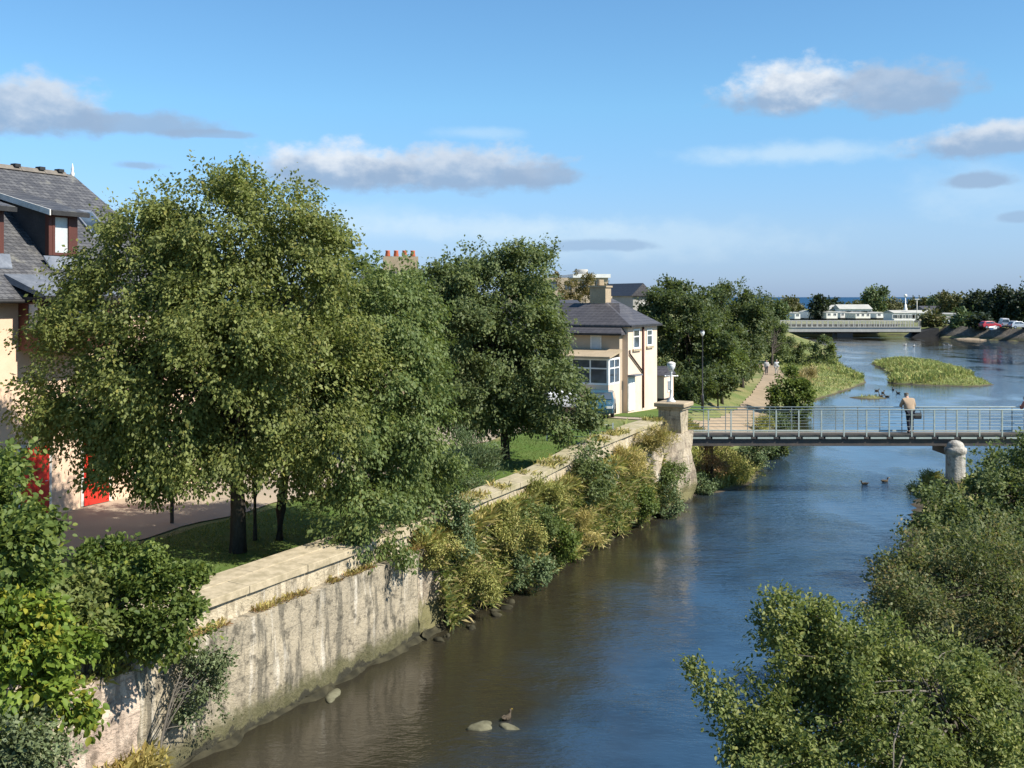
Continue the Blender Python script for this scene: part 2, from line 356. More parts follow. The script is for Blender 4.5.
def tree(name, label, cat, base, lobes, n, per, L, W, lm, tr=.2, group=None, droop=.35, seed=1, slen=.6, spread=.13,
         bark='bark', fork=.35, limbs=26, big=False, inner=.16, bumpy=.16, stem='trunk', up=.7, shell=(.7, 1.04), lean=None):
    rng = np.random.default_rng(seed); base = np.array(base, float)
    lb = [(l[0]-base[0], l[1]-base[1], l[2]-base[2], l[3], l[4], l[5]) for l in lobes]
    root = thing(name, label, cat, tuple(base), 0, group)
    C, dv = lobe_sprays(rng, lb, n, shell, inner, bumpy)
    C[:, 2] = np.maximum(C[:, 2], .12)
    T = norm(dv + rng.normal(size=C.shape)*.4 + np.array([0, 0, -droop]))
    V, idx = leaf_geo(rng, C, T, per, slen, spread, L, W, droop, up, big)
    V[:, 2] = np.maximum(V[:, 2], -.25)
    link_mesh('crown' if stem == 'trunk' else 'foliage', mesh_np(name+'_leaves', V, 4, idx), LM[lm], root)
    la = np.array(lb); cen = np.average(la[:, :3], axis=0, weights=la[:, 3]); top = la[:, 2].max()
    mb = MB(); rnd = random.Random(seed)
    hgt = max(cen[2]*.95 + (top-cen[2])*.6, .3)
    bx, by = (cen[0]*.5, cen[1]*.5) if lean is None else lean
    tp = [(bx*s*s + rnd.uniform(-1, 1)*tr*.5*s, by*s*s + rnd.uniform(-1, 1)*tr*.5*s, hgt*s) for s in np.linspace(0, 1, 7)]
    tp[0] = (0, 0, -.3)
    mb.tube(tp, [tr*(1.25 if k == 0 else 1)*(1-.78*(k/6)**1.1) for k in range(7)], 10)
    order = rng.permutation(len(C))[:limbs]
    for j in order:
        s = fork + (1-fork)*rnd.random()*.9; k = s*6; k0 = min(int(k), 5); fr = k-k0
        a = np.array(tp[k0])*(1-fr) + np.array(tp[k0+1])*fr; e = C[j]
        mid = (a+e)/2 + np.array([rnd.uniform(-.15, .15), rnd.uniform(-.15, .15), .12])*np.linalg.norm(e-a)
        path = [a*(1-t)**2 + 2*mid*t*(1-t) + e*t*t for t in np.linspace(0, 1, 6)]
        r0 = tr*.42*(1-.6*s)
        mb.tube(path, [max(r0*(1-.85*t), .006) for t in np.linspace(0, 1, 6)], 6)
    mb.build(stem, M[bark], root, True)
    return root
def PL(px, py, Y, rx, ry, depth):   # one crown lobe from its picture place at distance Y
    return (wx(px, Y), Y, wz(py, Y), rx*Y/F, depth, ry*Y/F)

def blades(name, P, up, lm, length, width, seed, parent=None, lean=.35, kind=None):
    rng = np.random.default_rng(seed); n = len(P)
    d = norm(np.asarray(up) + rng.normal(size=(n, 3))*lean)
    s = norm(np.cross(d, rng.normal(size=(n, 3)))); k = (.5+.9*rng.random(n))[:, None]
    bend = norm(rng.normal(size=(n, 3))*np.array([1, 1, .2]))*.25
    L_ = length*k
    V = np.stack([P-s*width*.5, P+s*width*.5, P+d*L_*.6+s*width*.4, P+d*L_+bend*L_+np.array([0, 0, -.12])*L_], 1).reshape(-1, 3)
    o = link_mesh(name, mesh_np(name, V, 4, np.arange(n*4).reshape(n, 4)), LM[lm], parent)
    if kind: o['kind'] = kind
    return o

# ------------------------------------------------------------------ terrain
RIVER = [(-31.5, -30), (-16.5, 0), (-8.5, 15.95), (7.75, 48.45), (9.6, 49.6), (11.3, 51.2), (12.6, 55), (14.3, 61), (16.2, 68), (19.2, 79), (23.5, 89.6), (28.5, 98),
         (33, 106), (36.5, 113), (38.5, 120), (40, 132), (45, 152), (51, 172), (56, 192), (61, 225), (64, 262), (84, 268), (93, 252), (93, 236),
         (101, 214), (125, 180), (160, 140), (120, 85), (70, 62), (40, 56), (25, 53.5), (20.5, 51.2), (18.6, 50.2), (17.2, 47.5), (13.2, 38), (10.6, 31.5), (8, 22), (5.4, 16), (3.6, 12), (0, 3), (-12, -30)]
ISLETS = [[(38.4, 112.5), (41, 109.5), (45, 107.5), (48.4, 110), (50.2, 117), (53, 128), (55.5, 144), (52, 150), (47.5, 146), (44.5, 132), (41, 120)],
          [(28.7, 95.2), (30.5, 93.8), (32.5, 94.5), (33.2, 96.6), (31.2, 98), (29.3, 97)]]
def sdf(px, py, poly):
    P = np.array(poly, float); Q = np.roll(P, -1, 0); d = np.full(px.shape, 1e9); ins = np.zeros(px.shape, bool)
    for (ax, ay), (bx, by) in zip(P, Q):
        ex, ey = bx-ax, by-ay; t = np.clip(((px-ax)*ex + (py-ay)*ey)/(ex*ex+ey*ey), 0, 1)
        d = np.minimum(d, np.hypot(px-ax-t*ex, py-ay-t*ey))
        c = (ay > py) != (by > py)
        with np.errstate(divide='ignore', invalid='ignore'):
            xx = ax + (py-ay)*ex/np.where(ey == 0, 1e-9, ey)
        ins ^= c & (px < xx)
    return np.where(ins, d, -d)     # positive inside
def sstep(a, b, x):
    t = np.clip((x-a)/(b-a), 0, 1); return t*t*(3-2*t)
def wob(x, y):
    return .5*np.sin(x*.9+1.3*np.sin(y*.7)) + .3*np.sin(y*1.7+x*.6) + .2*np.sin(x*2.9-y*2.1)
def height(x, y):
    x = np.asarray(x, float); y = np.asarray(y, float)
    d = sdf(x, y, RIVER); o = -d
    top = np.interp(y, [-60, 38, 46, 56, 75, 95, 112, 150, 200, 235, 262, 300, 700], [2.3, 2.3, 2.65, 2.6, 2.0, 1.35, .85, .9, 1.2, 1.7, 2.3, 2.5, 1.2])
    right = (x > 12 + np.maximum(0, y-53)*.62)
    top = np.where(right & (y < 60), 1.2, top)
    wid = np.interp(y, [0, 52, 56, 80, 100, 125, 160, 205, 225, 700], [4, 4, 5, 7, 10, 12, 9, 7, 5, 5])
    low = .26*sstep(0, .8, o)*np.interp(y, [60, 80, 130, 170], [0, 1, 1, .4])
    h = np.where(o > 0, low + (top-low)*sstep(.2, wid, o) + .07*wob(x*.6, y*.6)*sstep(0, 3, o), -np.minimum(1.2, .12 + d*.35))
    u, v = (x-O[0])*D[0]+(y-O[1])*D[1], (x-O[0])*MV[0]+(y-O[1])*MV[1]
    wallz = (y < 47.6) & (v > -1.5) & (v < 600) & (x < 12)
    hw = np.where(v < .55, -1.0, -1.0 + (top+1.0)*np.clip((v-.55)/.7, 0, 1))
    h = np.where(wallz, hw, h)
    for k, pl in enumerate(ISLETS):
        di = sdf(x, y, pl) + .35*wob(x*1.1, y*.8)
        h = np.maximum(h, np.where(di > -2, -.3 + (.55 if k == 0 else .42)*sstep(-1, 1.2, di) + (.45 if k == 0 else .0)*sstep(1, 5, di), -9))
    return h
def hz(x, y): return float(height(np.array([x]), np.array([y]))[0])

def axis(lo, hi, parts):
    out = [lo]
    for a, b, s in parts:
        k = max(1, int(round((b-a)/s))); out += list(np.linspace(a, b, k+1)[1:])
    return np.array(out)
gx = axis(-900, 1100, [(-900, -100, 50), (-100, -30, 3), (-30, 62, .45), (62, 130, 1.5), (130, 300, 10), (300, 1100, 80)])
gy = axis(-60, 700, [(-60, 5, 3), (5, 62, .45), (62, 160, .8), (160, 280, 1.5), (280, 700, 20)])
GX, GY = np.meshgrid(gx, gy); GZ = height(GX.ravel(), GY.ravel())
nx, ny = len(gx), len(gy)
ii = (np.arange(ny-1)[:, None]*nx + np.arange(nx-1)[None]).ravel()
gm = mesh_np('ground', np.stack([GX.ravel(), GY.ravel(), GZ], 1), 4, np.stack([ii, ii+1, ii+nx+1, ii+nx], 1))
tag(link_mesh('ground', gm, M['ground'], None, True), kind='structure')
def sheet(name, x0, x1, y0, y1, z, m):
    return tag(MB().add([(x0, y0, z), (x1, y0, z), (x1, y1, z), (x0, y1, z)], [(0, 1, 2, 3)]).build(name, m), kind='structure')
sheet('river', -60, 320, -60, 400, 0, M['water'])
sheet('sea', -30000, 30000, 695, 45000, 0, M['sea'])

def strip(name, pts, w, m, off=.03, step=.8, kind='structure'):
    """a ribbon draped on the ground along a polyline"""
    P = [Vector((*p, 0)) for p in pts]; path = []
    for a, b in zip(P[:-1], P[1:]):
        k = max(1, int((b-a).length/step)); path += [a.lerp(b, i/k) for i in range(k)]
    path.append(P[-1]); vs = []; nn = 6
    for i, p in enumerate(path):
        t = (path[min(i+1, len(path)-1)]-path[max(i-1, 0)]).normalized(); s = Vector((t.y, -t.x, 0))
        for k in range(nn+1):
            q = p + s*w*(k/nn-.5)*(1+.06*math.sin(i*1.3+k)); vs.append((q.x, q.y))
    z = height(np.array([v[0] for v in vs]), np.array([v[1] for v in vs])) + off
    fs = [(i*(nn+1)+k, i*(nn+1)+k+1, (i+1)*(nn+1)+k+1, (i+1)*(nn+1)+k) for i in range(len(path)-1) for k in range(nn)]
    return tag(MB().add([(v[0], v[1], zz) for v, zz in zip(vs, z)], fs).build(name, m), kind=kind)
strip('road', [uv(-30, 9.9), uv(0, 9.9), uv(20, 9.7), uv(40.2, 9.5)], 4.9, M['tarmac'])
strip('lawn', [uv(-12, 4.35), uv(33, 4.1)], 5.4, M['lawn'], .022)
strip('forecourt', [uv(38.5, 10.5), uv(38.5, 1.5)], 4.2, M['tarmac'], .036)
strip('path', [(8.4, 52.6), (9.4, 56), (12.2, 63), (16.4, 76), (20.6, 90), (24.6, 104), (27.4, 115), (30, 130)], 2.0, M['gravel'], .07, .5)
strip('verge', [(6.4, 56), (8.6, 64), (11.0, 71)], 3.6, M['lawn'], .05, .5)

# ------------------------------------------------------------------ river walls (local: x along the river, y into the land)
def rough_face(mb, u0, u1, prof, step, jit, seed):
    rnd = random.Random(seed); n = max(2, int((u1-u0)/step))
    pts = []
    for i in range(n+1):
        u = u0 + (u1-u0)*i/n
        for k, (y, z) in enumerate(prof(u)):
            j = jit
            w1 = jit*1.6*(math.sin(u*1.9+z*2.3+seed)+.7*math.sin(u*4.3-z*3.1+seed*2))
            pts.append((u + (rnd.uniform(-j, j) if 0 < i < n else 0), y + rnd.uniform(-j, j) + w1, z + rnd.uniform(-j, j)*.5))
    m = len(prof(u0))
    fs = [(i*m+k, (i+1)*m+k, (i+1)*m+k+1, i*m+k+1) for i in range(n) for k in range(m-1)]
    fs += [tuple(range(m)), tuple(n*m+k for k in range(m))[::-1]]
    mb.add(pts, fs)
def wall_profile(top, jut=0.0, back=1.5):
    def f(u):
        t = top(u) if callable(top) else top
        zs = np.linspace(-1, t, 15); return [(jut - .0 + .03*(z+1), z) for z in zs] + [(back, t+.04), (back, -1)]
    return f
def copetop(u): return float(np.interp(u, [-2, 9, 17, 22, 27, 40], [2.82, 2.82, 3.0, 3.4, 3.55, 3.55]))
def ledge(u): return float(np.interp(u, [-14, 8, 17, 24, 30], [2.25, 2.25, 2.4, 2.75, 3.0]))

def coping(root, u0, u1, y0, y1, seed, slab=1.25, rows=2, th=.16):
    rnd = random.Random(seed); mb = MB()
    for r in range(rows):
        a = y0 + (y1-y0)*r/rows; b = y0 + (y1-y0)*(r+1)/rows - .045; u = u0 - (rnd.random()*.5 if r else 0)
        u = max(u, u0)
        while u < u1-.05:
            e = min(u1, u + slab*rnd.uniform(.8, 1.25)); z0, z1 = copetop(u), copetop(e); j = [rnd.uniform(-.006, .006) for _ in range(6)]
            mb.hexa([(u, a+j[4], z0-th), (e-.012, a+j[5], z1-th), (e-.012, b, z1-th), (u, b, z0-th),
                     (u, a+j[4], z0+j[0]+.02*r), (e-.012, a+j[5], z1+j[1]+.02*r), (e-.012, b, z1+j[2]+.03), (u, b, z0+j[3]+.03)])
            u = e
    return mb.build('coping', M['cope'], root, False, .012)

wa = thing('river_wall', 'tall stained grey river wall with pale slab coping beside the lawn', 'wall', (*O, 0), RZ)
mb = MB(); rough_face(mb, -1.1, 8.6, wall_profile(2.25), .16, .016, 3); mb.build('wall_face', M['stoneA'], wa)
mb = MB(); rough_face(mb, -2.2, 8.6, lambda u: [(.36, 2.2), (.37, 2.4), (.38, copetop(u)-.17), (1.5, copetop(u)-.17), (1.53, 1.6)], .4, .012, 5); mb.build('parapet', M['stoneP'], wa)
coping(wa, -2.2, 8.6, .30, 1.6, 7, 2.3)
mb = MB(); rough_face(mb, -1.1, 8.6, lambda u: [(-.30, -.8), (-.16, -.05), (-.05, .03), (.06, .09), (.12, .12), (.12, -.8)], .33, .06, 9); mb.build('footing', M['wet'], wa)

wb = thing('rubble_wall', 'weed-grown rough rubble river wall rising towards the stone pillar', 'wall', (*O, 0), RZ)
mb = MB(); rough_face(mb, 8.62, 30.7, lambda u: [(a_+float(np.interp(u, [25, 30], [.12, -.5])), b_) if a_ < 1 else (a_, b_) for a_, b_ in wall_profile(ledge)(u)], .28, .05, 13); mb.build('wall_face', M['stoneB'], wb)
mb = MB(); rough_face(mb, 8.62, 29.6, lambda u: [(.55, ledge(u)-.1), (.56, ledge(u)+.2), (.57, copetop(u)-.16), (1.6, copetop(u)-.16), (1.62, 1.6)], .4, .02, 15); mb.build('parapet', M['stoneP'], wb)
coping(wb, 8.62, 29.2, .48, 1.35, 17, 1.1).data.materials[0] = M['copeold']
mb = MB(); rough_face(mb, 8.62, 31.2, lambda u: [(-.30, -.8), (-.16, -.05), (-.05, .03), (.06, .09), (.12, .12), (.12, -.8)], .33, .06, 19); mb.build('footing', M['wet'], wb)

wc = thing('pink_wall', 'pinkish rubble river wall under the saplings at the lower left corner', 'wall', (*O, 0), RZ)
mb = MB(); rough_face(mb, -16, -1.12, wall_profile(lambda u: 2.2+.08*math.sin(u*2.1), -.08), .28, .045, 23); mb.build('wall_face', M['stoneC'], wc)
mb = MB(); rough_face(mb, -16, -1.12, lambda u: [(-.30, -.8), (-.16, -.05), (-.05, .03), (.06, .09), (.12, .12), (.12, -.8)], .33, .06, 29); mb.build('footing', M['wet'], wc)
mb = MB(); rough_face(mb, -16, -2.22, lambda u: [(.62, 2.1), (.63, 2.5), (1.5, 2.5), (1.55, 1.6)], .4, .03, 31); mb.build('parapet', M['stoneC'], wc)

# ------------------------------------------------------------------ windows
def window_x(parent, x, y0, y1, z0, z1, out=-1, name='window', fm='white', gm='glass', fw=.07, mull=1, trans=False, sub=True, proud=.04):
    """window in a wall of constant local x, facing out (sign)"""
    f = MB(); a, b = (x + out*proud, x - .03*out); lo, hi = min(a, b), max(a, b)
    f.box(lo, hi, y0, y0+fw, z0, z1); f.box(lo, hi, y1-fw, y1, z0, z1); f.box(lo, hi, y0+fw, y1-fw, z0, z0+fw); f.box(lo, hi, y0+fw, y1-fw, z1-fw, z1)
    for k in range(1, mull+1):
        c = y0 + (y1-y0)*k/(mull+1); f.box(lo+.004, hi-.004, c-fw*.35, c+fw*.35, z0+fw, z1-fw)
    if trans: c = z0+(z1-z0)*.62; f.box(lo+.008, hi-.008, y0+fw, y1-fw, c-fw*.35, c+fw*.35)
    o = f.build(name, M[fm], parent)
    g = MB(); p = x + out*.012; g.box(min(p, p-out*.02), max(p, p-out*.02), y0+fw*.6, y1-fw*.6, z0+fw*.6, z1-fw*.6)
    g.build('pane', M[gm], o if sub else parent)
    return o
def window_y(parent, y, x0, x1, z0, z1, out=-1, name='window', fm='white', gm='glass', fw=.07, mull=1, trans=False, sub=True, proud=.04):
    f = MB(); a, b = (y + out*proud, y - .03*out); lo, hi = min(a, b), max(a, b)
    f.box(x0, x0+fw, lo, hi, z0, z1); f.box(x1-fw, x1, lo, hi, z0, z1); f.box(x0+fw, x1-fw, lo, hi, z0, z0+fw); f.box(x0+fw, x1-fw, lo, hi, z1-fw, z1)
    for k in range(1, mull+1):
        c = x0 + (x1-x0)*k/(mull+1); f.box(c-fw*.35, c+fw*.35, lo+.004, hi-.004, z0+fw, z1-fw)
    if trans: c = z0+(z1-z0)*.62; f.box(x0+fw, x1-fw, lo+.008, hi-.008, c-fw*.35, c+fw*.35)
    o = f.build(name, M[fm], parent)
    g = MB(); p = y + out*.012; g.box(x0+fw*.6, x1-fw*.6, min(p, p-out*.02), max(p, p-out*.02), z0+fw*.6, z1-fw*.6)
    g.build('pane', M[gm], o if sub else parent)
    return o

# ------------------------------------------------------------------ the big house at the left edge (local: x=u, y=v, z absolute)
lh = thing('apartment_house', 'three storey cream house with slate roof, brown dormers and red doors', 'house', (*O, 0), RZ)
U0, U1, V0, VR, V1, ZE, ZR = -1.0, 14.0, 12.25, 16.75, 21.25, 9.1, 13.15
MB().box(U0, U1, V0, V1, 1.5, ZE).build('wall', M['cream'], lh)
e = .38; sl = (ZR-ZE)/(VR-V0); ze = ZE-e*sl
rf = MB().add([(U0-.3, V0-e, ze), (U1+.3, V0-e, ze), (U1+.3, V1+e, ze), (U0-.3, V1+e, ze), (U0-.3, VR, ZR), (12.4, VR, ZR),
               (U0-.3, V0-e, ze-.14), (U1+.3, V0-e, ze-.14), (U1+.3, V1+e, ze-.14), (U0-.3, V1+e, ze-.14)],
              [(0, 1, 5, 4), (1, 2, 5), (2, 3, 4, 5), (3, 0, 4), (6, 9, 8, 7), (0, 6, 7, 1), (1, 7, 8, 2), (2, 8, 9, 3), (3, 9, 6, 0)]).build('roof', M['slate'], lh)
mb = MB()
for k in range(14):
    a = U0-.3 + k*.957; mb.prism([(VR-.16, ZR-.09), (VR, ZR+.07), (VR+.16, ZR-.09)], a, a+.94, 'x')
mb.build('ridge_tiles', M['ridge'], rf)
for u in (9.9, 10.9, 11.7): MB().box(u, u+.22, VR-.14, VR+.1, ZR+.02, ZR+.13).build('roof_vent', M['dark'], rf)
MB().lathe([(.02, 0), (.06, .02), (.07, .16), (.035, .26), (.05, .31), (.02, .46), (.008, .52)], (12.4, VR, ZR-.12), 10).build('finial', M['white'], rf, True)
MB().tube([(U0-.3, V0-e-.05, ze-.08), (U1+.3, V0-e-.05, ze-.08)], .065, 8).build('gutter', M['dark'], lh, True)
def roofz(v): return ZE + (v-V0)*sl
for (ua, ub) in ((5.45, 6.6), (8.2, 9.3)):
    vf = 13.1; zt = 11.42; vb = 15.75; zb = zt+.27*(vb-vf)
    dm = MB(); dm.prism([(vf, roofz(vf)-.1), (vf, zt), (vb, zb), (vb, roofz(vb)-.3)], ua+.09, ub-.09, 'x')
    dm = dm.build('dormer', M['cheek'], lh)
    zs = zt+.02
    MB().hexa([(ua-.14, vf-.3, zs-.09), (ub+.2, vf-.3, zs-.09), (ub+.2, vb+.25, zb+.06), (ua-.14, vb+.25, zb+.06),
               (ua-.14, vf-.3, zs+.02), (ub+.2, vf-.3, zs+.02), (ub+.2, vb+.25, zb+.18), (ua-.14, vb+.25, zb+.18)]).build('dormer_roof', M['slate'], dm)
    MB().hexa([(ua-.19, vf-.32, zs-.15), (ua-.145, vf-.32, zs-.15), (ua-.145, vb+.2, zb-.02), (ua-.19, vb+.2, zb-.02),
               (ua-.19, vf-.32, zs+.03), (ua-.145, vf-.32, zs+.03), (ua-.145, vb+.2, zb+.17), (ua-.19, vb+.2, zb+.17)]).build('bargeboard', M['offwhite'], dm)
    MB().box(ua-.14, ub+.2, vf-.38, vf-.302, zs-.14, zs+.0).build('gutter', M['dark'], dm)
    MB().box(ua, ua+.14, vf-.06, vf+.1, roofz(vf)+.22, zt-.06).build('corner_post', M['timber'], dm)
    MB().box(ub-.26, ub, vf-.06, vf+.1, roofz(vf)+.22, zt-.06).build('corner_post', M['timber'], dm)
    window_y(dm, vf-.002, ua+.14, ub-.26, roofz(vf)+.22, zt-.06, -1, 'window_frame', 'timber', 'blind', .09, 0, False, False, .07)
    MB().hexa([(ua-.1, vf-.3, roofz(vf-.3)+.03), (ub+.1, vf-.3, roofz(vf-.3)+.03), (ub+.2, vf-.06, roofz(vf)+.1), (ua-.2, vf-.06, roofz(vf)+.1),
               (ua-.1, vf-.3, roofz(vf-.3)+.07), (ub+.1, vf-.3, roofz(vf-.3)+.07), (ub+.2, vf-.06, roofz(vf)+.2), (ua-.2, vf-.06, roofz(vf)+.2)]).build('apron_flashing', M['lead'], dm)
va, vb = 14.1, 15.1
sk = MB().hexa([(10.9, va, roofz(va)+.0), (11.75, va, roofz(va)+.0), (11.75, vb, roofz(vb)+.0), (10.9, vb, roofz(vb)+.0),
                (10.9, va, roofz(va)+.11), (11.75, va, roofz(va)+.11), (11.75, vb, roofz(vb)+.11), (10.9, vb, roofz(vb)+.11)]).build('skylight', M['lead'], lh)
MB().hexa([(10.98, va+.1, roofz(va+.1)+.112), (11.67, va+.1, roofz(va+.1)+.112), (11.67, vb-.1, roofz(vb-.1)+.112), (10.98, vb-.1, roofz(vb-.1)+.112),
           (10.98, va+.1, roofz(va+.1)+.122), (11.67, va+.1, roofz(va+.1)+.122), (11.67, vb-.1, roofz(vb-.1)+.122), (10.98, vb-.1, roofz(vb-.1)+.122)]).build('pane', M['glass'], sk)
for (ua, ub) in ((6.45, 9.0), (1.2, 3.7)):
    by = MB(); by.box(ua, ub, 11.25, V0+.02, 7.25, 8.72); by = by.build('bay', M['timber'], lh)
    MB().hexa([(ua-.15, 11.0, 8.74), (ub+.15, 11.0, 8.74), (ub+.2, 12.6, 9.25), (ua-.2, 12.6, 9.25),
               (ua-.15, 11.0, 8.86), (ub+.15, 11.0, 8.86), (ub+.2, 12.6, 9.47), (ua-.2, 12.6, 9.47)]).build('bay_roof', M['lead'], by)
    MB().box(ua-.17, ub+.17, 10.93, 10.995, 8.70, 8.84).build('gutter', M['dark'], by)
    MB().box(ua-.16, ua-.09, 10.995, V0-.42, 8.70, 8.80).build('fascia', M['dark'], by)
    window_x(by, ua-.001, 11.33, 11.86, 7.82, 8.66, -1, 'side_window', 'timber', 'blind', .06, 0, False, False, .05)
    window_y(by, 11.249, ua+.15, ub-.15, 7.82, 8.66, -1, 'front_window', 'timber', 'glass', .07, 2, False, False, .05)
def door(parent, u0, u1, v, z0, z1, m='red'):
    d = MB().box(u0, u1, v-.05, v+.02, z0, z1).build('door', M[m], parent)
    p = MB()
    for a, b in ((z0+.2, z0+.9), (z0+1.05, z1-.2)):
        for c0, c1 in ((u0+.1, (u0+u1)/2-.05), ((u0+u1)/2+.05, u1-.1)): p.box(c0, c1, v-.066, v-.051, a, b)
    p.build('door_panels', M[m], d)
    MB().tube([(u1-.1, v-.05, z0+1), (u1-.1, v-.1, z0+1), (u1-.2, v-.1, z0+1)], .012, 6).build('handle', M['alu'], d)
    f = MB(); f.box(u0-.1, u0-.005, v-.04, v+.02, z0, z1+.1); f.box(u1+.005, u1+.1, v-.04, v+.02, z0, z1+.1); f.box(u0-.005, u1+.005, v-.04, v+.02, z1+.005, z1+.1)
    f.build('door_frame', M['offwhite'], d)
door(lh, 6.5, 7.5, V0, 2.36, 4.4); door(lh, 8.8, 9.8, V0, 2.36, 4.4); door(lh, 2.2, 3.2, V0, 2.36, 4.4)
for u in (4.2, 11.2): window_y(lh, V0, u, u+1.2, 3.3, 4.6, -1, 'window', 'timber', 'glass')
for u in (4.4, 11.0): window_y(lh, V0, u, u+1.2, 6.0, 7.3, -1, 'window', 'timber', 'glass')

# ------------------------------------------------------------------ small two storey house by the bridge (local from its corner)
cx, cy, _ = at(628, 411.5, 2.62); GZ0 = 2.62
sh = thing('river_house', 'two storey cream house with grey slate roof and white glazed porch', 'house', (cx, cy, 0), RZ)
zeA, zrA, zeB, zrB = wz(333.5, cy), wz(305, cy+4), wz(325.6, cy), wz(297.6, cy+4)
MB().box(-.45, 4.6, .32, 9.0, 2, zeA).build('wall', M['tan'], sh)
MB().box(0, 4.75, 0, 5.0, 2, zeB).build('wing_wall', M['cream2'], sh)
def hiproof(x0, x1, y0, y1, ze, zr, ra, rb, over=.25):   # ridge along y from ra to rb at mid x
    xm = (x0+x1)/2; X0, X1, Y0, Y1 = x0-over, x1+over, y0-over, y1+over
    return MB().add([(X0, Y0, ze), (X1, Y0, ze), (X1, Y1, ze), (X0, Y1, ze), (xm, ra, zr), (xm, rb, zr),
                     (X0, Y0, ze-.1), (X1, Y0, ze-.1), (X1, Y1, ze-.1), (X0, Y1, ze-.1)],
                    [(0, 4, 5, 3), (0, 1, 4), (1, 2, 5, 4), (2, 3, 5), (0, 6, 7, 1), (1, 7, 8, 2), (2, 8, 9, 3), (3, 9, 6, 0), (6, 9, 8, 7)])
rA = hiproof(-.45, 4.6, .35, 9.0, zeA+.02, zrA+.12, 1.3, 9.2).build('roof', M['slate2'], sh)
rB = MB().add([(-.2, -.2, zeB+.02), (4.92, -.2, zeB+.02), (4.92, 5.2, zeB+.02), (-.2, 5.2, zeB+.02), (2.3, 2.5, zrB), (3.8, 2.5, zrB), (-.2, -.2, zeB-.08), (4.92, -.2, zeB-.08), (4.92, 5.2, zeB-.08), (-.2, 5.2, zeB-.08)],
              [(0, 1, 5, 4), (1, 2, 5), (2, 3, 4, 5), (3, 0, 4), (6, 9, 8, 7), (0, 6, 7, 1), (1, 7, 8, 2), (2, 8, 9, 3), (3, 9, 6, 0)]).build('wing_roof', M['slate2'], sh)
MB().box(2.0, 2.16, 1.3, 9.1, zrA-.05, zrA+.09).build('ridge', M['cope'], rA)
MB().box(2.25, 3.85, 2.42, 2.58, zrB-.05, zrB+.08).build('ridge', M['cope'], rB)
ch = MB().box(1.75, 2.6, 2.0, 2.95, zrA-.6, zrA+1.0).build('chimney', M['brownstone'], sh)
MB().box(1.68, 2.67, 1.93, 3.02, zrA+1.002, zrA+1.1).build('chimney_cap', M['brownstone'], ch)
for k in range(3): MB().lathe([(.11, 0), (.13, .05), (.1, .3), (.12, .34)], (1.95+k*.22, 2.47, zrA+1.1), 10).build('chimney_pot', M['brownstone'], ch, True)
for (xa, xb) in ((-.75, -.70),):
    MB().box(-.78, -.705, .1, 9.2, zeA-.1, zeA+.02).build('gutter', M['dark'], sh)
MB().box(-.2, 4.92, -.28, -.205, zeB-.1, zeB+.02).build('gutter', M['dark'], sh)
window_x(sh, -.45, 1.35, 2.0, zeA-1.25, zeA-.1, -1, 'window', 'offwhite', 'blind', .08, 0)
window_x(sh, -.45, 4.2, 5.3, zeA-1.25, zeA-.1, -1, 'window', 'offwhite', 'glass', .08, 1)
def wb_win(xa, xb, z0, z1):
    w = window_y(sh, 0, xa, xb, z0, z1, -1, 'window', 'white', 'glass', .09, 0, True)
    MB().box(xa-.1, xb+.1, -.1, -.002, z0-.12, z0-.005).build('sill', M['cope'], w)
wb_win(.75, 1.75, wz(349, cy+1), wz(329, cy+1)); wb_win(2.95, 3.85, wz(346, cy+3), wz(329, cy+3))
door(sh, .05, .9, 0, GZ0+.02, GZ0+1.75, 'white')
MB().box(-.1, 1.1, -.45, -.03, GZ0+1.9, GZ0+1.98).build('door_canopy', M['lead'], sh)
MB().tube([(2.25, -.07, GZ0), (2.25, -.07, zeB-.1)], .06, 8).build('downpipe', M['timber'], sh, True)
MB().tube([(.1, -.07, zeA-.9), (.1, -.07, zeA-1.1), (2.2, -.07, zeA-2.2)], .045, 8).build('downpipe', M['dark'], sh, True)
# glazed porch in front
pz0, pz1 = GZ0+1.55, GZ0+2.95
pc = MB().box(-2.1, -.452, .3, 3.4, 2, pz0).build('porch', M['cream2'], sh)
MB().hexa([(-2.3, .15, pz1), (-.46, .15, pz1+.3), (-.46, 3.5, pz1+.3), (-2.3, 3.5, pz1),
           (-2.3, .15, pz1+.1), (-.46, .15, pz1+.42), (-.46, 3.5, pz1+.42), (-2.3, 3.5, pz1+.1)]).build('porch_roof', M['brownstone'], pc)
MB().box(-2.0, -.5, .4, 3.3, pz0, pz0+.03).build('porch_floor', M['tan'], pc)
window_x(pc, -2.07, .3, 3.4, pz0+.002, pz1, -1, 'glazing_front', 'white', 'glass', .1, 2, True, False)
window_y(pc, .33, -2.02, -.46, pz0+.002, pz1, -1, 'glazing_side', 'white', 'glass', .1, 1, True, False)

# low outbuilding behind, far buildings
ox, oy, _ = at(661, 402, 2.55)
ob = thing('outbuilding', 'low cream outbuilding with dark plinth behind the two storey house', 'shed', (ox, oy, 2.3), RZ)
MB().box(-1.0, .8, -.55, 2.2, 0, .55).build('plinth', M['dark'], ob)
MB().box(-.97, .77, -.52, 2.17, .55, 1.9).build('wall', M['cream2'], ob)
MB().prism([(-1.1, 1.9), (-.1, 2.4), (.9, 1.9)], -.65, 2.3, 'y').build('roof', M['slate2'], ob)
window_y(ob, -.52, -.4, .3, .9, 1.6, -1, 'window', 'white', 'glass')

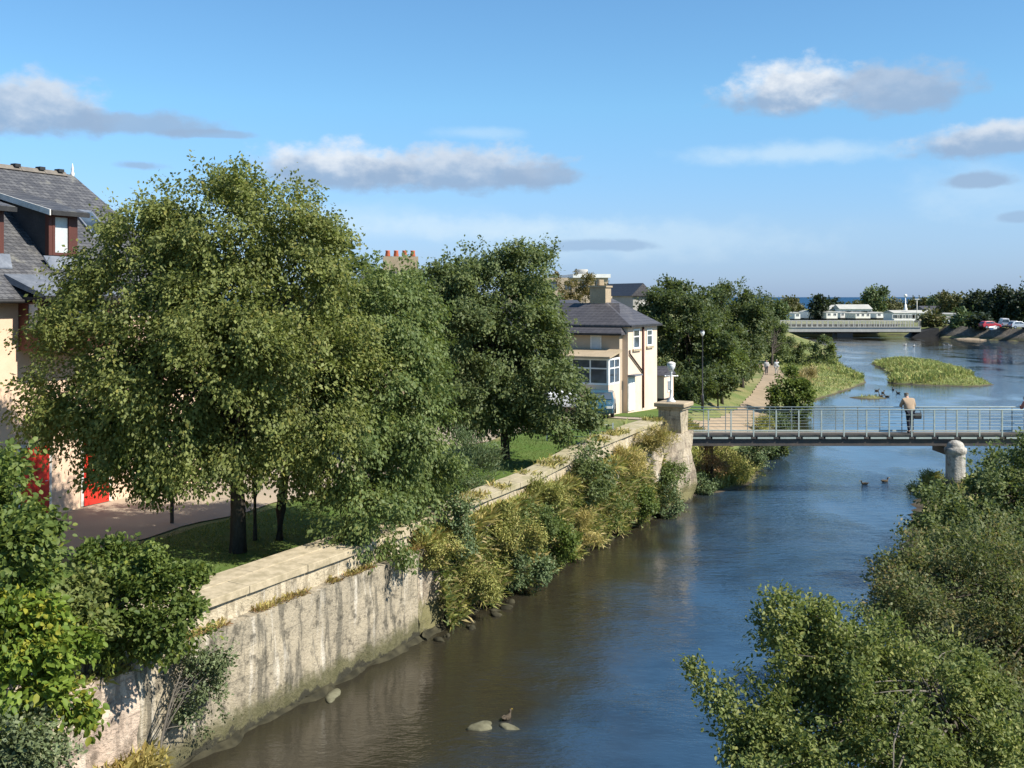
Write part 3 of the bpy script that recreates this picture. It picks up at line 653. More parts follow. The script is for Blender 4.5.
def plain_house(name, label, px0, px1, Y, ztop, zeave, depth, wall, roof, rz=0.0, gz=2.4, wins=3, cat='house', ridge_along=True, group=None):
    x0, x1 = wx(px0, Y), wx(px1, Y); w = x1-x0
    r = thing(name, label, cat, ((x0+x1)/2, Y, gz), rz, group); a = w/2; e = zeave-gz; t = ztop-gz
    MB().box(-a, a, 0, depth, -.6, e).build('wall', M[wall], r)
    if ridge_along: MB().prism([(-.25, e), (depth/2, t), (depth+.25, e)], -a-.2, a+.2, 'x').build('roof', M[roof], r)
    else: MB().prism([(-a-.25, e), (0, t), (a+.25, e)], -.2, depth+.2, 'y').build('roof', M[roof], r)
    for k in range(wins):
        c = -a + w*(k+.5)/wins
        for zz in ((e-1.5,) if e < 4 else (e-1.6, e-4.2)):
            if zz > .2: window_y(r, 0, c-w*.13, c+w*.13, zz, zz+1.1, -1, 'window', 'white', 'glass', .1, 1)
    return r
ph = plain_house('tenement', 'hidden stone house whose red chimney pots rise above the trees', 366, 424, 78, 10.9, 8.2, 8, 'brownstone', 'slate2', R(8), 2.5)
cs = MB().box(-.75, 1.85, 3.7, 4.4, 7.6, 9.32).build('chimney', M['brownstone'], ph)
for k in range(4): MB().lathe([(.17, 0), (.2, .06), (.15, .36), (.19, .42), (.16, .45)], (-.4+k*.62, 4.05, 9.32), 12).build('chimney_pot', M['terracotta'], cs, True)
# modern flat roofed block
Yb = 150; mx = wx(577, Yb)
mo = thing('flat_roofed_block', 'grey flat roofed block with white parapet beyond the trees', 'building', (mx, Yb, 2.2), R(6))
zt = wz(274, Yb)-2.2
MB().box(-4.6, 4.3, 0, 11, -.5, zt-.5).build('wall', M['tan'], mo)
MB().box(-.6, 4.6, -.3, 11.3, zt-.498, zt+.0).build('parapet', M['white'], mo)
MB().box(-9.5, -4.61, 1.0, 9, -.5, zt-1.1).build('wing', M['brownstone'], mo)
MB().lathe([(.9, 0), (.95, .6), (.9, .7)], (1.1, 3, zt), 16).build('roof_drum', M['concrete'], mo, True)
for c in (-3.2, -1.2, 1.0, 3.0): window_y(mo, 0, c-.5, c+.5, zt-2.2, zt-1.0, -1, 'window', 'dark', 'glass', .1, 1)
plain_house('stone_cottage', 'small pale stone cottage end beside the dark path trees', 632, 652, 84, wz(283, 84), wz(296, 84), 6, 'concrete', 'slate2', R(20), 2.3, 1, ridge_along=False)
plain_house('distant_house', 'distant grey roofed house just right of the stone chimney', 608, 626, 170, wz(289.5, 170), wz(295, 170), 8, 'concrete2', 'slate2', R(5), 2.2, 2)
plain_house('rear_house', 'house with pale ridge behind the grey slate roof', 552, 583, 76, wz(300, 80), wz(308, 76), 8, 'tan', 'slate2', R(5), 2.5, 2)

# ------------------------------------------------------------------ pillar, lamp, footbridge
ppx, ppy = 6.98, 47.45
pil = thing('bridge_pillar', 'square pinkish stone pillar with broad slab cap at the footbridge end', 'pillar', (ppx, ppy, 1.2), RZ)
pt = wz(409, ppy)-1.2
mb = MB(); rough_face(mb, -.5, .5, lambda u: [(-.5, 0), (-.5, .8), (-.49, 1.7), (-.48, pt), (.48, pt), (.5, 0)], .25, .02, 41); mb.build('shaft', M['stoneP'], pil)
MB().box(-.58, .58, -.58, .58, pt+.01, pt+.12).build('cap_lower', M['cope'], pil, False, .02)
MB().box(-.68, .68, -.68, .68, pt+.122, pt+.31).build('cap_slab', M['brownstone'], pil, False, .04)
lp = thing('pillar_lamp', 'white lamp column with bowl lantern standing on the stone pillar', 'lamp', (wx(671, ppy), ppy-.05, 1.2+pt+.31))
MB().lathe([(.19, 0), (.19, .05), (.12, .09), (.11, .16), (.07, .2), (.06, .5), (.075, .53), (.05, .57), (.042, 1.25), (.06, 1.28), (.04, 1.32)], (0, 0, 0), 14).build('column', M['white'], lp, True)
mb = MB().tube([(-.26, 0, 1.12), (.26, 0, 1.12)], .028, 8)
for s in (-.26, .26): mb.lathe([(.01, -.04), (.045, -.02), (.045, .02), (.01, .04)], (s, 0, 1.12), 8)
mb.build('ladder_bar', M['white'], lp, True)
la = MB().lathe([(.05, 1.32), (.1, 1.35), (.17, 1.5), (.185, 1.62), (.17, 1.64)], (0, 0, 0), 16).build('lantern_bowl', M['lampwhite'], lp, True)
MB().lathe([(.19, 1.642), (.19, 1.67), (.1, 1.72), (.03, 1.74)], (0, 0, 0), 16).build('lantern_lid', M['offwhite'], la, True)

BX0, BX1, BY0, BY1, ZD = 7.55, 36.0, 48.9, 50.2, 2.65
fb = thing('footbridge', 'pale railed footbridge with dark steel girders crossing the river', 'bridge', (BX0, BY0, 0))
Lb = BX1-BX0; Wb = BY1-BY0
MB().box(0, Lb, .06, Wb-.06, ZD-.07, ZD).build('deck', M['deck'], fb)
for y in (.05, Wb-.17):
    g = MB(); g.box(0, Lb, y+.04, y+.08, ZD-.42, ZD-.19); g.box(0, Lb, y, y+.12, ZD-.48, ZD-.42); g.box(0, Lb, y, y+.12, ZD-.19, ZD-.16)
    g.build('girder', M['girder'], fb)
n = int(Lb/1.005)
for k in range(n):
    MB().box(.36+k*1.005, .36+k*1.005+.70, .0, .04, ZD-.158, ZD-.085).build('edge_plate', M['rail'], fb)
for k in range(n+1): MB().box(.18+k*1.005-.1, .18+k*1.005+.1, .0, .3, ZD-.15, ZD-.072).build('bracket', M['girder'], fb)
for y, nm in ((.03, 'near'), (Wb-.03, 'far')):
    MB().box(0, Lb, y-.02, y+.02, ZD+.02, ZD+.09).build('kerb_rail', M['girder' if y < 1 else 'rail'], fb)
    hr = MB().tube([(0, y, ZD+1.13), (Lb, y, ZD+1.13)], .025, 8).build('handrail', M['rail'], fb, True)
    for zz in (.9, .64, .38): MB().tube([(0, y, ZD+zz), (Lb, y, ZD+zz)], .011, 6).build('rail', M['rail'], fb, True)
    for k in range(n+1):
        x = .18+k*1.005
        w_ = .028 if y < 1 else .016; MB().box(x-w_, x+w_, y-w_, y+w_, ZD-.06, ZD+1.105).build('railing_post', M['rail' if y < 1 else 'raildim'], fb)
pr = thing('bridge_pier', 'round pale granite pier under the footbridge', 'pier', (wx(955.5, 48.45), 48.45, -.8))
MB().lathe([(.48, 0), (.48, .5), (.42, .62), (.41, 2.68), (.41, 2.69), (.46, 2.74), (.475, 2.86), (.46, 2.96), (.37, 2.99), (.36, 3.08), (.31, 3.18), (.17, 3.27), (.04, 3.30)], (0, 0, 0), 28).build('shaft', M['pier'], pr, True)
MB().box(-.3, .3, .3, 1.9, 2.6, 2.965).build('cross_beam', M['girder'], pr)
mb = MB()
for z in (1.1, 1.6, 2.1): mb.lathe([(.417, z), (.421, z+.008), (.421, z+.016), (.417, z+.024)], (0, 0, 0), 28)
mb.build('joint_rings', M['concrete'], pr, True)
# far-left post-and-wire fence by the pillar and lamp standards
def fence(label, pts, m='rail', hgt=.95, group=None):
    x0, y0 = pts[0]; r = thing('railing', label, 'railing', (x0, y0, hz(x0, y0)), 0, group)
    Q = [(x-x0, y-y0, hz(x, y)-hz(x0, y0)) for x, y in pts]
    for q in Q: MB().box(q[0]-.035, q[0]+.035, q[1]-.035, q[1]+.035, q[2]-.1, q[2]+hgt).build('post', M[m], r)
    for zz in (.3, .6, .9):
        MB().tube([(q[0], q[1], q[2]+zz*hgt) for q in Q], .016, 6).build('rail', M[m], r, True)
    return r
fence('low pale railing between the blue car and the stone pillar', [uv(27.0, 1.9+k*1.0)[:2] for k in range(4)])
def lamp_standard(px, pyb, pyt, z, label, m='black', arm=0.35, group='street lamps along the riverside path'):
    x, y, zz = at(px, pyb, z); h_ = wz(pyt, y)-z
    r = thing('street_lamp', label, 'street lamp', (x, y, z-.05), 0, group)
    MB().lathe([(.08, 0), (.08, .8), (.035, .85), (.028, h_-.3), (.035, h_-.25)], (0, 0, 0), 10).build('column', M[m], r, True)
    hd = MB().lathe([(.03, h_-.25), (.07, h_-.2), (.12, h_-.08), (.11, h_+.02), (.05, h_+.06)], (0, 0, 0), 12).build('lantern', M['lampwhite'], r, True)
    MB().lathe([(.13, h_+.04), (.13, h_+.06), (.04, h_+.12)], (0, 0, 0), 12).build('lantern_cap', M[m], hd, True)
    return r
lamp_standard(702.5, 408, 331, 2.45, 'black lamp standard rising in front of the dark trees by the footbridge')
lamp_standard(747, 381, 330, 1.1, 'thin black lamp standard beside the gravel path near the two walkers')
gt = thing('bollard', 'pair-top black bollard at the landing of the footbridge', 'bollard', (wx(706, 52), 52, hz(wx(706, 52), 52)))
gt['label'] = 'dark bollard on the gravel landing behind the footbridge rail, beside the lamp standard'
MB().lathe([(.06, -.05), (.06, .8), (.075, .82), (.075, .9), (.03, .98)], (0, 0, 0), 10).build('post', M['black'], gt, True)
gt2 = copy_tree(gt); gt2.location = (wx(712, 52.2), 52.2, hz(wx(712, 52.2), 52.2)); gt2['label'] = 'dark bollard on the gravel landing, the one farther from the lamp standard'
for o_ in (gt, gt2): o_['group'] = 'bollards at the footbridge landing'
# dark posts by the big tree
for px, pyb, pyt, lb in ((67, 500, 478, 'thin dark post against the cream wall between the red doors'), (172, 523, 498, 'short dark post at the edge of the lawn under the big tree')):
    x, y, z = at(px, pyb, 2.33); q = thing('wooden_post', lb, 'post', (x, y, z-.1)); hh = wz(pyt, y)-z+.9
    MB().box(-.045, .045, -.045, .045, 0, hh).build('post_shaft', M['bark'], q, False, .01); MB().prism([(-.05, hh), (0, hh+.05), (.05, hh)], -.05, .05, 'y').build('post_top', M['bark'], q)

# ------------------------------------------------------------------ cars and vans
def make_car(name, label, loc, rz, paint, van=False, group=None):
    r = thing(name, label, 'van' if van else 'car', loc, rz, group)
    if van: prof = [(-2.2, .35), (-2.25, 1.0), (-2.2, 1.95), (1.1, 2.0), (1.55, 1.25), (2.2, 1.05), (2.25, .35)]
    else: prof = [(-1.95, .33), (-2.0, .75), (-1.9, .98), (-1.55, 1.42), (-.9, 1.5), (.2, 1.47), (.95, 1.02), (1.85, .86), (2.0, .6), (1.95, .3)]
    w = .86; b = MB(); n = len(prof)
    def wd(z): return w - max(0, z-.95)*.28
    b.add([(x, -wd(z), z) for x, z in prof] + [(x, wd(z), z) for x, z in prof], [tuple(range(n))[::-1], tuple(range(n, 2*n))] + [(i, (i+1) % n, n+(i+1) % n, n+i) for i in range(n)])
    b.build('body', M[paint], r, False, .06)
    if van: ws = [[(1.12, 1.93), (1.53, 1.30)]]; rear = [(-2.235, 1.2), (-2.215, 1.75)]
    else: ws = [[(.27, 1.42), (.9, 1.06)]]; rear = [(-1.87, 1.04), (-1.6, 1.37)]
    (xa, za), (xb, zb) = ws[0]
    MB().add([(xa+.02, -wd(za)+.1, za+.02), (xb+.02, -wd(zb)+.08, zb+.02), (xb+.02, wd(zb)-.08, zb+.02), (xa+.02, wd(za)-.1, za+.02)], [(0, 1, 2, 3)]).build('windscreen', M['glass'], r)
    (xa, za), (xb, zb) = rear
    MB().add([(xa-.03, -wd(za)+.1, za), (xb-.03, -wd(zb)+.12, zb), (xb-.03, wd(zb)-.12, zb), (xa-.03, wd(za)-.1, za)], [(0, 3, 2, 1)]).build('rear_window', M['glass'], r)
    for s in (-1, 1):
        zz0, zz1 = (1.3, 1.85) if van else (1.02, 1.38)
        for (x0, x1, x2, x3) in (((.3, 1.25, 1.0, .3),) if van else ((-1.35, -.45, -.45, -1.2), (-.38, .68, .18, -.38))):
            MB().add([(x0, s*(wd(zz0)+.004), zz0), (x1, s*(wd(zz0)+.004), zz0), (x2, s*(wd(zz1)+.004), zz1), (x3, s*(wd(zz1)+.004), zz1)], [(0, 1, 2, 3)]).build('side_window', M['glass'], r)
        xr = prof[1][0]
        MB().box(xr-.03, xr+.06, s*.66-.12, s*.66+.12, .74, .95).build('tail_light', M['lampred'], r)
        xf = 2.0 if not van else 2.25
        MB().box(xf-.14, xf+.0, s*.62-.16, s*.62+.16, .62, .76).build('headlight', M['lampwhite'], r)
        for xw in (-1.25, 1.3):
            wl = MB(); a, c = s*.68, s*.88
            def ring(rr): return [(xw+rr*math.cos(t), .32+rr*math.sin(t)) for t in np.linspace(0, 2*math.pi, 19)[:-1]]
            wl.prism(ring(.32), min(a, c), max(a, c), 'y'); wo = wl.build('wheel', M['rubber'], r)
            MB().prism(ring(.2), s*.881 if s > 0 else s*.89, s*.89 if s > 0 else s*.881, 'y').build('rim', M['alu'], wo)
    MB().box(prof[0][0]-.05, prof[0][0]+.02, -.7, .7, .38, .56).build('bumper', M['dark'], r)
    MB().box(prof[0][0]-.055 if van else -2.035, (prof[0][0]-.04) if van else -1.99, -.26, .26, .6, .71).build('number_plate', M['yellow'], r)
    return r
x, y, z = at(607, 421, 2.66)
make_car('parked_car', 'teal blue hatchback parked nose-out before the cream house', (x-.1, y+2.6, z), R(-98), 'carblue').scale = (.84,)*3
x, y, z = at(580, 416, 2.66)
make_car('parked_van', 'white van parked behind the teal car, mostly hidden by the tree', (x-.6, y+3.2, z), R(-95), 'carwhite', True)

# ------------------------------------------------------------------ people and birds
def skin(name, V, E, rad, m, parent, sub=2):
    me = bpy.data.meshes.new(name); me.from_pydata(V, E, []); me.update()
    o = bpy.data.objects.new(name, me); COL.objects.link(o)
    md = o.modifiers.new('Skin', 'SKIN'); md.use_smooth_shade = True
    for i, rr in enumerate(rad):
        d = me.skin_vertices[0].data[i]; d.radius = (rr, rr) if not hasattr(rr, '__len__') else rr; d.use_root = (i == 0)
    sb = o.modifiers.new('Sub', 'SUBSURF'); sb.levels = sub; sb.render_levels = sub
    dg = bpy.context.evaluated_depsgraph_get(); me2 = bpy.data.meshes.new_from_object(o.evaluated_get(dg))
    o.modifiers.clear(); o.data = me2; bpy.data.meshes.remove(me)
    me2.materials.clear(); me2.materials.append(m); me2.name = name; me2.polygons.foreach_set('use_smooth', [True]*len(me2.polygons))
    if parent: o.parent = parent
    return o
def ellipsoid(c, r, seg=14, zcut=None):
    mb = MB(); pr = [(max(.002, math.sin(t)), -math.cos(t)) for t in np.linspace(.02, math.pi-.02, 11)]
    for rr, zz in pr: pass
    vs = []; n = len(pr)
    for rr, zz in pr:
        for k in range(seg):
            a = 2*math.pi*k/seg; vs.append((c[0]+r[0]*rr*math.cos(a), c[1]+r[1]*rr*math.sin(a), c[2]+r[2]*zz))
    fs = [(i*seg+k, i*seg+(k+1) % seg, (i+1)*seg+(k+1) % seg, (i+1)*seg+k) for i in range(n-1) for k in range(seg)] + [tuple(range(seg))[::-1], tuple(range((n-1)*seg, n*seg))]
    return mb.add(vs, fs)
def person(label, loc, rz, J, top, legs, hair, scale=1.0, group=None, cap=False, shoe='dark', wide=1.0):
    r = thing('person', label, 'person', loc, rz, group); r.scale = (scale,)*3
    V = []; E = []; Rd = []
    def add(p, rr, par=None):
        V.append(p); Rd.append(rr); i = len(V)-1
        if par is not None: E.append((par, i))
        return i
    pel = add(J['pelvis'], .12); sp = add(J['spine'], .115, pel); chs = add(J['chest'], (.13, .11), sp); nk = add(J['neck'], .055, chs)
    hd = J['head']; fw = J.get('face', (0, 1, 0))
    h1 = add((hd[0], hd[1], hd[2]-.03), (.07, .085), nk); add((hd[0], hd[1], hd[2]+.07), .078, h1)
    add((hd[0]+fw[0]*.105, hd[1]+fw[1]*.105, hd[2]-.005+fw[2]*.1), .014, h1)
    for s in (-1, 1):
        k = '+' if s > 0 else '-'
        sh_ = add(J['sh'+k], .062, chs); el = add(J['el'+k], .045, sh_); wr = add(J['wr'+k], .03, el)
        w = Vector(J['wr'+k]); dr = (w-Vector(J['el'+k])).normalized(); sd = dr.cross(Vector((0, 0, 1)))
        sd = sd.normalized() if sd.length > .1 else Vector((1, 0, 0))
        pm = add(tuple(w+dr*.07), (.036, .022), wr)
        for q, ln in zip((-.03, -.01, .01, .03), (.075, .085, .08, .06)):
            f1 = add(tuple(w+dr*(.10+ln*.4)+sd*q*1.05), .009, pm); add(tuple(w+dr*(.10+ln*.75)+sd*q*1.1+Vector((0, 0, -.03))), .007, f1)
        t1 = add(tuple(w+dr*.06+sd*.045*-s), .011, pm); add(tuple(w+dr*.10+sd*.06*-s+Vector((0, 0, -.015))), .008, t1)
        hp = add(J['hip'+k], .085, pel); kn = add(J['kn'+k], .058, hp); an = add(J['an'+k], .04, kn)
        a = Vector(J['an'+k]); add((a.x, a.y+.11, .035), .035, an)
    skin('body', V, E, Rd, M['skin'], r)
    # coat
    V, E, Rd = [], [], []
    g = .035
    a = add((J['pelvis'][0], J['pelvis'][1], J['pelvis'][2]-.10), (.17*wide, .15*wide)); b = add(J['spine'], (.165*wide, .15), a); c = add(J['chest'], (.17*wide, .14), b)
    n_ = Vector(J['chest']).lerp(Vector(J['neck']), .75); add(tuple(n_), .075, c)
    for k in '+-':
        s1 = add(J['sh'+k], .062+g, c); e1 = add(J['el'+k], .045+g*.8, s1); add(tuple(Vector(J['el'+k]).lerp(Vector(J['wr'+k]), .92)), .032+g*.55, e1)
    skin('jacket', V, E, Rd, M[top], r)
    V, E, Rd = [], [], []
    a = add(J['pelvis'], .14)
    for k in '+-':
        h_ = add(J['hip'+k], .1, a); k1 = add(J['kn'+k], .075, h_); add((J['an'+k][0], J['an'+k][1], J['an'+k][2]+.02), .062, k1)
    skin('trousers', V, E, Rd, M[legs], r)
    for k in '+-':
        a = J['an'+k]; ellipsoid((a[0], a[1]+.06, .045), (.05, .14, .05)).build('shoe', M[shoe], r, True)
    if cap:
        ellipsoid((hd[0], hd[1]-.005, hd[2]+.09), (.1, .115, .062)).build('cap', M['cap'], r, True)
        ellipsoid((hd[0]+fw[0]*.1, hd[1]+fw[1]*.1, hd[2]+.075), (.07, .07, .012)).build('cap_peak', M['cap'], r, True)
    ellipsoid((hd[0]-fw[0]*.025, hd[1]-fw[1]*.025, hd[2]+.045), (.089, .098, .09)).build('hair', M[hair], r, True)
    for s in (-1, 1):
        ellipsoid((hd[0]+fw[0]*.076+s*.03, hd[1]+fw[1]*.076, hd[2]+.02), (.011, .008, .009), 8).build('eye', M['dark'], r, True)
        ellipsoid((hd[0]+s*.083, hd[1], hd[2]-.005), (.012, .022, .032), 8).build('ear', M['skin'], r, True)
    ellipsoid((hd[0]+fw[0]*.078, hd[1]+fw[1]*.078, hd[2]-.055), (.026, .008, .006), 8).build('mouth', M['pinkcloth'], r, True)
    return r
LEAN = {'pelvis': (0, -.02, .92), 'spine': (0, .06, 1.12), 'chest': (0, .17, 1.34), 'neck': (0, .29, 1.43), 'head': (0, .40, 1.51),
        'sh+': (.2, .18, 1.36), 'sh-': (-.2, .18, 1.36), 'el+': (.30, .26, 1.09), 'el-': (-.29, .27, 1.1), 'wr+': (.2, .5, 1.17), 'wr-': (-.16, .5, 1.17),
        'hip+': (.09, -.02, .86), 'hip-': (-.09, -.02, .86), 'kn+': (.10, .03, .46), 'kn-': (-.06, .0, .46), 'an+': (.10, -.03, .08), 'an-': (-.05, -.06, .08)}
WALK = {'pelvis': (0, 0, .95), 'spine': (0, .01, 1.13), 'chest': (0, .02, 1.34), 'neck': (0, .03, 1.5), 'head': (0, .05, 1.61),
        'sh+': (.18, .02, 1.38), 'sh-': (-.18, .02, 1.38), 'el+': (.23, -.06, 1.11), 'el-': (-.23, .07, 1.11), 'wr+': (.22, .06, .88), 'wr-': (-.22, .22, .92),
        'hip+': (.09, 0, .88), 'hip-': (-.09, 0, .88), 'kn+': (.09, .14, .49), 'kn-': (-.09, -.02, .47), 'an+': (.09, .12, .09), 'an-': (-.09, -.24, .12)}
pxp = wx(909.5, 49.75)
person('person in tan jacket and brown cap leaning on the footbridge rail', (pxp, 49.72, ZD), 0, LEAN, 'tanjacket', 'navy', 'greyhair', 1.08, cap=True, wide=1.45)
bag = thing('shoulder_bag', 'black bag propped on the footbridge rail beside the person in tan', 'bag', (pxp+.42, 49.9, ZD+.62))
MB().box(-.17, .17, -.09, .09, 0, .27).build('bag_body', M['black'], bag, False, .04)
MB().box(-.15, .15, -.105, -.091, .05, .16).build('pocket', M['dark'], bag, False, .004)
MB().tube([(-.15, 0, .26), (-.1, 0, .42), (0, .02, .52), (.1, 0, .42), (.15, 0, .26)], .012, 6).build('strap', M['black'], bag, True)
person('person in dusky pink sleeves at the frame edge of the footbridge', (wx(1031, 49.7), 49.7, ZD), R(12), LEAN, 'pinkcloth', 'navy', 'hair', 1.0)
for px, lb, tp, lg, hr, sc in ((766.5, 'person in pale grey top and dark trousers walking on the path', 'palecloth', 'greycloth', 'hair', .9),
                               (776.5, 'person in white top and cream trousers walking on the path', 'whitecloth', 'creamcloth', 'greyhair', .94)):
    Yp = 112; xx = wx(px, Yp); person(lb, (xx, Yp, hz(xx, Yp)+.07), R(170), WALK, tp, lg, hr, sc, 'people walking on the riverside path')

def duck(label, px, py, rz, body='duck', sc=1.0, group='ducks on the river', z=0.0):
    x, y, _ = at(px, py, 0); r = thing('duck', label, 'duck', (x, y, -.03+z), rz, group); r.scale = (sc,)*3
    skin('body', [(0, 0, .07), (-.12, 0, .08), (-.21, 0, .12), (-.27, 0, .15), (.11, 0, .08), (.16, 0, .15), (.17, 0, .23), (.21, 0, .25)],
         [(0, 1), (1, 2), (2, 3), (0, 4), (4, 5), (5, 6), (6, 7)], [(.09, .08), (.085, .07), (.045, .03), (.015, .01), (.075, .07), .035, .04, .036], M[body], r, 2)
    MB().hexa([(.235, -.018, .235), (.30, -.016, .225), (.30, .016, .225), (.235, .018, .235), (.235, -.014, .258), (.30, -.012, .236), (.30, .012, .236), (.235, .014, .258)]).build('bill', M['bill'], r, False, .003)
    for s in (-1, 1): ellipsoid((-.06, s*.078, .1), (.12, .018, .05), 8).build('wing', M['duck' if body == 'duck' else 'concrete'], r, True)
    return r
duck('dark duck with raised head below the footbridge, nearer the pier', 885, 482, R(20), sc=.95)
duck('dark duck swimming low below the footbridge, farther from the pier', 864.5, 484.5, R(185), sc=.85)
duck('dark duck close behind the rocks in the near river', 507, 719, R(60), sc=.75)
for k, (px, py) in enumerate(((877, 391), (883, 393), (893, 390), (898, 393.5), (887, 397), (881, 396.5))):
    duck('small dark bird floating off the near shore of the grassy islet', px, py, R(40*k), sc=1.05, group='birds off the grassy islet')
for k, (px, py) in enumerate(((905, 345), (914, 346.5), (945, 346), (950, 346))):
    duck('pale gull floating beyond the grassy islet', px, py, R(55*k), 'duckpale', 1.5, group='gulls beyond the islet')

# ------------------------------------------------------------------ rocks
def rock(label, loc, size, seed, group=None, name='rock'):
    bm = bmesh.new(); bmesh.ops.create_icosphere(bm, subdivisions=3, radius=1.0); rnd = random.Random(seed)
    ks = [(Vector((rnd.gauss(0, 1), rnd.gauss(0, 1), rnd.gauss(0, 1))), rnd.random()*6) for _ in range(8)]
    for v in bm.verts:
        p = v.co.copy(); d = sum(math.sin(p.dot(k)*1.9+f) for k, f in ks)*.085
        d2 = sum(math.sin(p.dot(k)*4.3+f*2) for k, f in ks)*.028; v.co = Vector((p.x*size[0], p.y*size[1], p.z*size[2]))*(1+d+d2)
    me = bpy.data.meshes.new(name); bm.to_mesh(me); bm.free()
    o = link_mesh(name, me, M['rock' if name == 'rock' else 'wet'], None, True); o.location = loc; o.rotation_euler = (0, 0, rnd.random()*3)
    return tag(o, label, 'rock', group)
x, y, _ = at(481, 727, 0); rock('flat mossy rock breaking the river surface beside a dark duck', (x, y, .0), (.27, .17, .12), 1)
x, y, _ = at(332, 696, 0); rock('flat mossy rock near the foot of the stained grey river wall', (x, y, -.02), (.34, .15, .075), 2)
x, y, _ = at(509, 727, 0); rock('low wet rock in the river just under a dark duck', (x, y, -.03), (.22, .14, .07), 8)
rr = random.Random(4)
for k in range(9):
    u = 8.9 + k*.45 + rr.uniform(-.3, .3); xx, yy = uv(u, -.45-rr.random()*.35); s = rr.uniform(.10, .2)
    rock('small grey stone in the rubble at the foot of the weedy river wall', (xx, yy, .0), (s, s*.7, s*.5), 50+k, 'stones at the foot of the river wall', 'stone')

# ------------------------------------------------------------------ trees and shrubs of the near and middle distance
x, y, z = at(238, 553, 2.3); Yt = y
tree('broadleaf_tree', 'largest spreading olive green tree on the lawn, dark trunk by the coping', 'tree', (x, y, z), [
    PL(238, 262, Yt, 92, 95, 2.4), PL(140, 300, Yt-.2, 72, 88, 1.9), PL(300, 300, Yt, 66, 95, 2.2), PL(95, 385, Yt-.3, 78, 80, 1.9), PL(200, 390, Yt-1.3, 100, 92, 2.2),
    PL(300, 400, Yt-.8, 78, 95, 2.2), PL(66, 396, Yt+.1, 50, 38, 1.5), PL(160, 442, Yt-.6, 78, 48, 1.8), PL(262, 442, Yt-.8, 78, 48, 1.9), PL(150, 232, Yt, 46, 42, 1.4), PL(212, 228, Yt, 62, 56, 1.7), PL(272, 228, Yt, 58, 52, 1.6), PL(310, 262, Yt, 46, 48, 1.5), PL(124, 264, Yt, 52, 54, 1.5), PL(225, 330, Yt-1.9, 60, 70, 1.2), PL(150, 350, Yt-1.2, 60, 60, 1.4), PL(180, 400, Yt+1, 80, 60, 1.6)],
    3400, 56, .105, .066, 'lime', .21, None, .5, 11, .8, .15, limbs=60, fork=.3)
x, y, z = at(279, 541, 2.3)
tree('broadleaf_tree', 'greener drooping tree over the river wall, right of the largest tree', 'tree', (x, y, z), [
    PL(385, 345, 30, 58, 72, 2.0), PL(340, 330, 30.5, 50, 62, 1.8), PL(385, 420, 29.2, 62, 78, 2.0), PL(352, 456, 28, 52, 58, 1.6), PL(410, 470, 29.6, 40, 55, 1.4), PL(364, 520, 27.0, 40, 42, 1.0), PL(388, 540, 27.2, 22, 28, .5), PL(390, 312, 31, 42, 34, 1.5)],
    1500, 54, .11, .066, 'lime2', .15, None, .7, 12, .85, .14, limbs=40, lean=(1.5, .3))
x, y, z = at(255, 541, 2.3)
tree('young_tree', 'thin stemmed young tree standing between the two larger trunks on the lawn', 'tree', (x, y, z), [PL(258, 455, y, 34, 40, .9)], 70, 40, .11, .07, 'lime2', .06, None, .4, 13, limbs=14)
x, y, z = at(505, 462, 2.4)
tree('broadleaf_tree', 'round dark green tree in the middle, before the slate roofed house', 'tree', (x, y, z), [
    PL(490, 300, y, 62, 58, 1.9), PL(454, 335, y-.3, 50, 72, 1.8), PL(462, 290, y, 36, 40, 1.4), PL(506, 345, y-.6, 60, 66, 2.0), PL(534, 378, y-.4, 42, 44, 1.6), PL(480, 392, y-.6, 58, 40, 1.8), PL(562, 410, y-2.0, 28, 38, 1.0), PL(580, 462, y-3.2, 20, 30, .8), PL(522, 280, y, 34, 33, 1.1), PL(538, 332, y, 24, 30, 1.0)],
    2200, 48, .135, .085, 'dark', .2, None, .45, 14, .75, .17, limbs=40)
x, y, z = wx(380, 52), 52, 2.4
tree('broadleaf_tree', 'tree tops showing behind the drooping tree near the red chimney pots', 'tree', (x, y, z), [PL(398, 276, 51, 22, 16, 1.2), PL(370, 282, 52, 30, 28, 1.8), PL(365, 320, 52, 45, 50, 2.2), PL(428, 285, 53, 26, 28, 1.6), PL(438, 310, 52, 24, 40, 1.5), PL(405, 332, 52, 40, 58, 2.0)],
     360, 40, .19, .13, 'lime2', .2, None, .3, 15, .9, .22)
# feathery bush and wall shrubs
x, y, z = at(455, 497, 2.35)
tree('bush', 'feathery grey green bush behind the coping beneath the middle tree', 'bush', (x, y, z), [PL(450, 465, y, 42, 30, 1.1), PL(430, 478, y-.3, 28, 28, .8), PL(478, 472, y, 20, 22, .8)], 300, 60, .12, .025, 'bush', .05, None, -.25, 16, .5, .14, stem='stem', limbs=24, up=.2)
def shrub(label, u, v, z, lobes, n, lm, seed, L=.09, W=.055, name='shrub', cat='shrub', group=None, per=46, droop=.2, big=False, slen=.35, spread=.1, **k):
    x, y = uv(u, v); return tree(name, label, cat, (x, y, z), lobes, n, per, L, W, lm, k.pop('tr', .035), group, droop, seed, slen, spread, stem='stem', limbs=18, big=big, bark='twig', **k)
def Yof(px, v=0.0):      # distance along the wall line for a picture column
    q = (px-512)/F; u = (q*(O[1]+v*MV[1]) - O[0]-v*MV[0])/(D[0]-q*D[1]); return u, O[1]+u*D[1]+v*MV[1]
